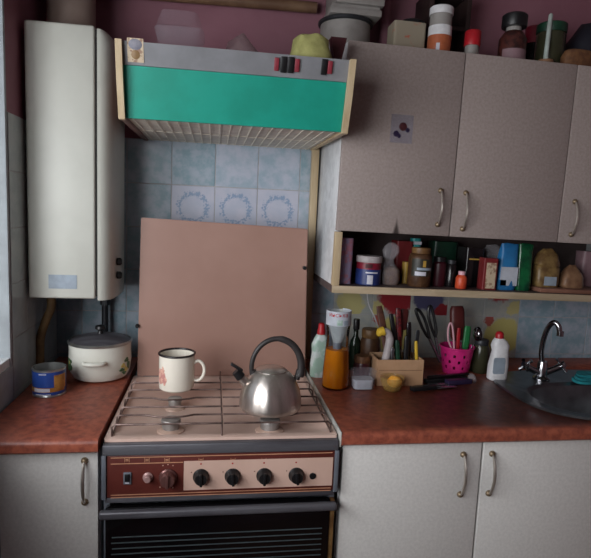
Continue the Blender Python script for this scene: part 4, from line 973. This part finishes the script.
shelf_jar('orange_bottle', 'small orange-red plastic bottle with pale cap on the shelf', 'bottle', 457.5, 468, 269, -.262, [('bottle_body', [(.9, 0), (1, .05), (1, .6), (.8, .72), (.55, .8)], 'orange_plastic'), ('cap', [(.6, .78), (.62, .98), (.5, 1)], 'pink_pale')])
shelf_box('black_box', 'black box with a thin gold line beside the orange bottle', 'box', 467, 485, 246, -.22, .07, 'dark_bottle', n=10, parts=[('gold_stripe', .15, .75, .70, .735, 'gold')])
shelf_box('red_box', 'narrow red box with beige front left of the blue packet', 'box', 485, 499, 256, -.272, .035, 'packet_red', n=14, parts=[('front_print', .18, .86, .05, .86, 'print_beige')])
shelf_box('film_bag', 'crumpled whitish film bag behind the narrow red box', 'bag', 487, 507, 243, -.20, .05, 'bag_film', rows=[(0, .8, .8), (.5, .9, .9), (.8, 1, .8), (1, .5, .4)], n=2.4, wob=.008)
shelf_box('salt_packet', 'blue and white packet leaning on the shelf', 'packet', 501.5, 520, 241, -.262, .045, 'blue_film', rows=[(0, 1, 1), (.08, 1.04, 1.05), (.5, 1.02, 1, .05), (.85, .9, .6, .12), (1, .92, .15, .15)], n=3.6, wob=.004, parts=[('front_print', .08, .98, .10, .50, 'label_white'), ('front_print', .0, .4, .06, .22, 'blue_film')])
shelf_box('green_packet', 'shiny green film packet next to the blue and white packet', 'packet', 521, 536, 241, -.262, .045, 'green_film', rows=[(0, .95, 1), (.1, 1.02, 1), (.5, 1, .9), (.85, .95, .6, .05), (1, .95, .2, .08)], n=3, wob=.006)
bm = B(); x, wd_, _, _ = span(536, 592, 288, 292, -.255); box(bm, -wd_/2, wd_/2+.03, -.04, .10, 0, .012, bev=.002)
tag(obj('cutting_board', bm, 'board_brown', None, loc=(x, -.245, ZS)), 'thin brown board under the packets at the right shelf end', 'board')
zb_ = ZS+.0124
shelf_box('pasta_packet', 'yellow-brown filled packet standing on the thin brown board', 'packet', 541, 565, 246, -.258, .055, 'packet_yellow', rows=[(0, .9, 1), (.1, 1, 1), (.5, .98, .95), (.55, .9, .85), (.6, .98, .9), (.85, .8, .6), (1, .35, .25)], n=3, wob=.004, z=zb_, parts=[('label_print', .25, .75, .05, .28, 'sticker_grey')])
shelf_box('grain_packet', 'squat light brown packet right of the yellow-brown packet', 'packet', 567, 590, 262, -.258, .055, 'packet_brown', rows=[(0, .9, 1), (.12, 1, 1), (.5, .9, .9), (.8, .55, .5), (1, .25, .2)], n=2.8, wob=.004, z=zb_)
shelf_box('mauve_packet', 'mauve packet at the right edge of the shelf', 'packet', 584, 604, 248, -.19, .05, 'packet_mauve', n=4, z=zb_, wob=.003)

# ------------------------------------------------------------------ things on top of the cupboards
ZU = CT+.0005
def up_y(px, py): return un(px, py, 'z', ZU)
def top_box(name, label, cat, xa, xb, yt, Y, depth, m, **k): return shelf_box(name, label, cat, xa, xb, yt, Y, depth, m, z=ZU, **k)
t = top_box('carton', 'cream carton with red print on top of the cupboard', 'carton', 392, 424, 20, -.21, .07, 'card_cream', n=14)
x, wd_, zt_, _ = span(398, 424, 14, 22, -.175); bm = B(); pouch(bm, [(0, wd_*.5, .022), (.010, wd_*.42, .02), (.016, wd_*.2, .012)], 20, 2.4, wob=.003)
tag(obj('black_pouch', bm, 'black_plastic', None, loc=(x, -.175, span(398, 424, 20, 30, -.21)[2]+.0005)), 'black pouch lying on the cream carton', 'pouch')
shelf_jar('vitamin_jar', 'tall white-capped jar with orange label on the cupboard', 'jar', 427, 449, 6, -.235,
          [('jar_body', [(.95, 0), (1, .03), (1, .36), (1, .40)], 'orange_dull' if 'orange_dull' in MATS else 'spice_brown'), ('white_band', [(1.0, .40), (1.0, .60)], 'white_plastic'), ('neck', [(.94, .60), (.94, .85)], 'duct_grey'), ('cap', [(1, .84), (1.02, .86), (1.02, .98), (.94, 1)], 'white_plastic')], z=ZU,
          patches=[('label', 1.0, -1.4, 1.4, .18, .40, 'orange_dull'), ('label_print', 1.01, -.6, -.3, .04, .22, 'pale_print')])
bm = B(); x, wd_, zt_, _ = span(421, 462, -6, 40, -.09)
t = thing('wooden_crate', 'dark wooden open crate behind the white-capped jar', 'crate', (x, -.075, ZU)); h = zt_-ZU
for a_ in ((-wd_/2, -wd_/2+.014), (wd_/2-.014, wd_/2)): bm = B(); box(bm, a_[0], a_[1], -.06, .06, 0, h, bev=.001); obj('side_board', bm, 'dark_wood', t)
for z0, z1, mm in ((0, .014, 'brown_wood'), (h-.014, h, 'dark_wood'), (h*.5, h*.5+.012, 'dark_wood')): bm = B(); box(bm, -wd_/2+.0142, wd_/2-.0142, -.06, .054, z0, z1, bev=.001); obj('shelf_board', bm, mm, t)
bm = B(); box(bm, -wd_/2+.0142, wd_/2-.0142, .055, .06, 0, h); obj('back_board', bm, 'dark_wood', t)
bm = B(); x, wd_, zt_, _ = span(446, 478, 40, 48, -.24); box(bm, -wd_/2, wd_/2, -.012, .012, 0, .018, bev=.002); tag(obj('wood_block', bm, 'brown_wood', None, loc=(x-.0, -.195, ZU)), 'low brown wooden block beside the red-capped jar', 'block')
shelf_jar('spice_jar', 'small clear jar with bright red cap on the cupboard', 'jar', 463, 478, 29, -.245, [('jar_body', [(.8, 0), (.85, .04), (.85, .5)], 'duct_grey'), ('cap', [(.98, .46), (1, .48), (1, .96), (.9, 1)], 'red_plastic')], z=ZU)
shelf_jar('pickle_jar', 'glass jar of dark preserve with wide black cap', 'jar', 499, 524, 12, -.235, [('jar_body', [(.9, 0), (1, .04), (1, .22), (1.0, .5), (.75, .62), (.6, .66)], 'jar_content_dark'), ('neck', [(.55, .66), (.55, .74)], 'duct_grey'), ('cap', [(.88, .74), (.92, .76), (.92, .97), (.82, 1)], 'black_plastic')], z=ZU, patches=[('label', 1.0, -1.2, 1.0, .03, .26, 'packet_mauve')])
shelf_jar('red_lid_jar', 'dark jar with red lid behind the black-capped jar', 'jar', 524, 541, 24, -.10, [('jar_body', [(.95, 0), (1, .04), (1, .68)], 'dark_bottle'), ('lid', [(1.02, .68), (1.04, .98), (.95, 1)], 'label_red')], z=ZU)
shelf_jar('green_jar', 'large dark olive jar with green-black lid on the cupboard', 'jar', 536, 562, 21, -.205, [('jar_body', [(.92, 0), (1, .04), (1, .76), (.92, .82)], 'olive_glass'), ('lid', [(1.0, .80), (1.03, .82), (1.03, .98), (.95, 1)], 'green_dark')], z=ZU)
A, Bp = up_y(545, 59), un(549, 10, 'y', -.235); A = un(544, 56, 'y', -.245); A.z = ZU+.016
t = thing('candle', 'thin white candle standing before the olive jar', 'candle', (A.x, A.y, ZU))
lpart('holder', t, [(.020, 0), (.022, .004), (.020, .018), (.008, .020)], 'light_wood', 20)
d = Bp-A; bm = B(); tube(bm, [A, A+d*.97, A+d], [.0065, .006, .003], 12); obj('wax', bm, 'candle_wax', t, world=True)
x, wd_, zt_, _ = span(563, 600, 16, 60, -.19); h = zt_-ZU
bm = B(); pouch(bm, [(0, wd_*.46, .06), (h*.3, wd_*.5, .07), (h*.6, wd_*.46, .06), (h*.85, wd_*.34, .045, wd_*.05), (h, wd_*.15, .02, wd_*.1)], 36, 2.4, wob=.016, fr=22); tag(obj('dark_bag', bm, 'navy_cloth', None, loc=(x+.03, -.16, ZU)), 'crumpled black bag at the right end of the cupboard top', 'bag')
x, wd_, zt_, _ = span(560, 592, 44, 62, -.26); bm = B(); pouch(bm, [(0, wd_*.5, .02), (.03, wd_*.48, .02), (.045, wd_*.4, .015)], 28, 3, wob=.004); tag(obj('brown_pouch', bm, 'spice_brown', None, loc=(x, -.262, ZU)), 'low brown pouch in front of the black bag', 'pouch')
# ------------------------------------------------------------------ things on the hood
ZH = zt+.0006
x, wd_, zt_, _ = span(157, 204, 19, 45, -.30); h = zt_-ZH
t = thing('plastic_container', 'clear plastic food container lying on the hood', 'container', (x, -.30, ZH))
bm = B(); pouch(bm, [(0, wd_*.40, .06), (.004, wd_*.42, .063), (h*.62, wd_*.5, .075), (h*.64, wd_*.52, .078)], 32, 5); obj('tray', bm, 'clear_plastic', t)
bm = B(); pouch(bm, [(h*.65, wd_*.52, .078), (h*.68, wd_*.50, .075), (h, wd_*.40, .06)], 32, 5); obj('lid', bm, 'clear_plastic', t)
x, wd_, zt_, _ = span(221, 263, 35, 52, -.36); h = zt_-ZH; bm = B(); pouch(bm, [(0, wd_*.5, .05), (h*.4, wd_*.45, .05), (h*.8, wd_*.3, .035), (h, wd_*.12, .015)], 36, 2.3, wob=.014, fr=26, seed=4); tag(obj('film_bag', bm, 'lace_film', None, loc=(x, -.34, ZH)), 'crumpled thin pinkish film bag on the hood top', 'bag')
x, wd_, zt_, _ = span(291, 332, 37, 57, -.43); h = zt_-ZH
bm = B(); pouch(bm, [(0, wd_*.5, .04), (h*.3, wd_*.5, .045), (h*.55, wd_*.44, .04), (h*.9, wd_*.40, .035), (h, wd_*.33, .028)], 36, 3, wob=.006, fr=40, seed=2); tag(obj('egg_carton', bm, 'lime_cloth', None, loc=(x, -.42, ZH)), 'yellow-green egg carton on the right part of the hood', 'carton')
x, wd_, zt_, _ = span(331, 344, 39, 52, -.36); h = zt_-ZH
bm = B(); prism(bm, [(-wd_*.6, h), (wd_*.6, h), (wd_*.1, 0), (-wd_*.1, 0)], 'y', -.015, .015); tag(obj('maroon_pouch', bm, 'maroon', None, loc=(x, -.36, ZH)), 'dark maroon triangular pouch behind the egg carton', 'pouch')
# ------------------------------------------------------------------ the cupboard hangs slightly askew: its right end is lower
TH = .015; piv = Vector((CX, 0, 1.42)); AM = Matrix.Translation(piv) @ Matrix.Rotation(TH, 4, 'Y') @ Matrix.Translation(-piv)
for o in list(col.objects):
    if o.parent is None and 'category' in o and o.location.x > .53 and o.location.z > CB-.01 and o.name not in ('vent_duct', 'riser_pipe'):
        o.matrix_world = AM @ Matrix.Translation(o.location) @ o.rotation_euler.to_matrix().to_4x4()
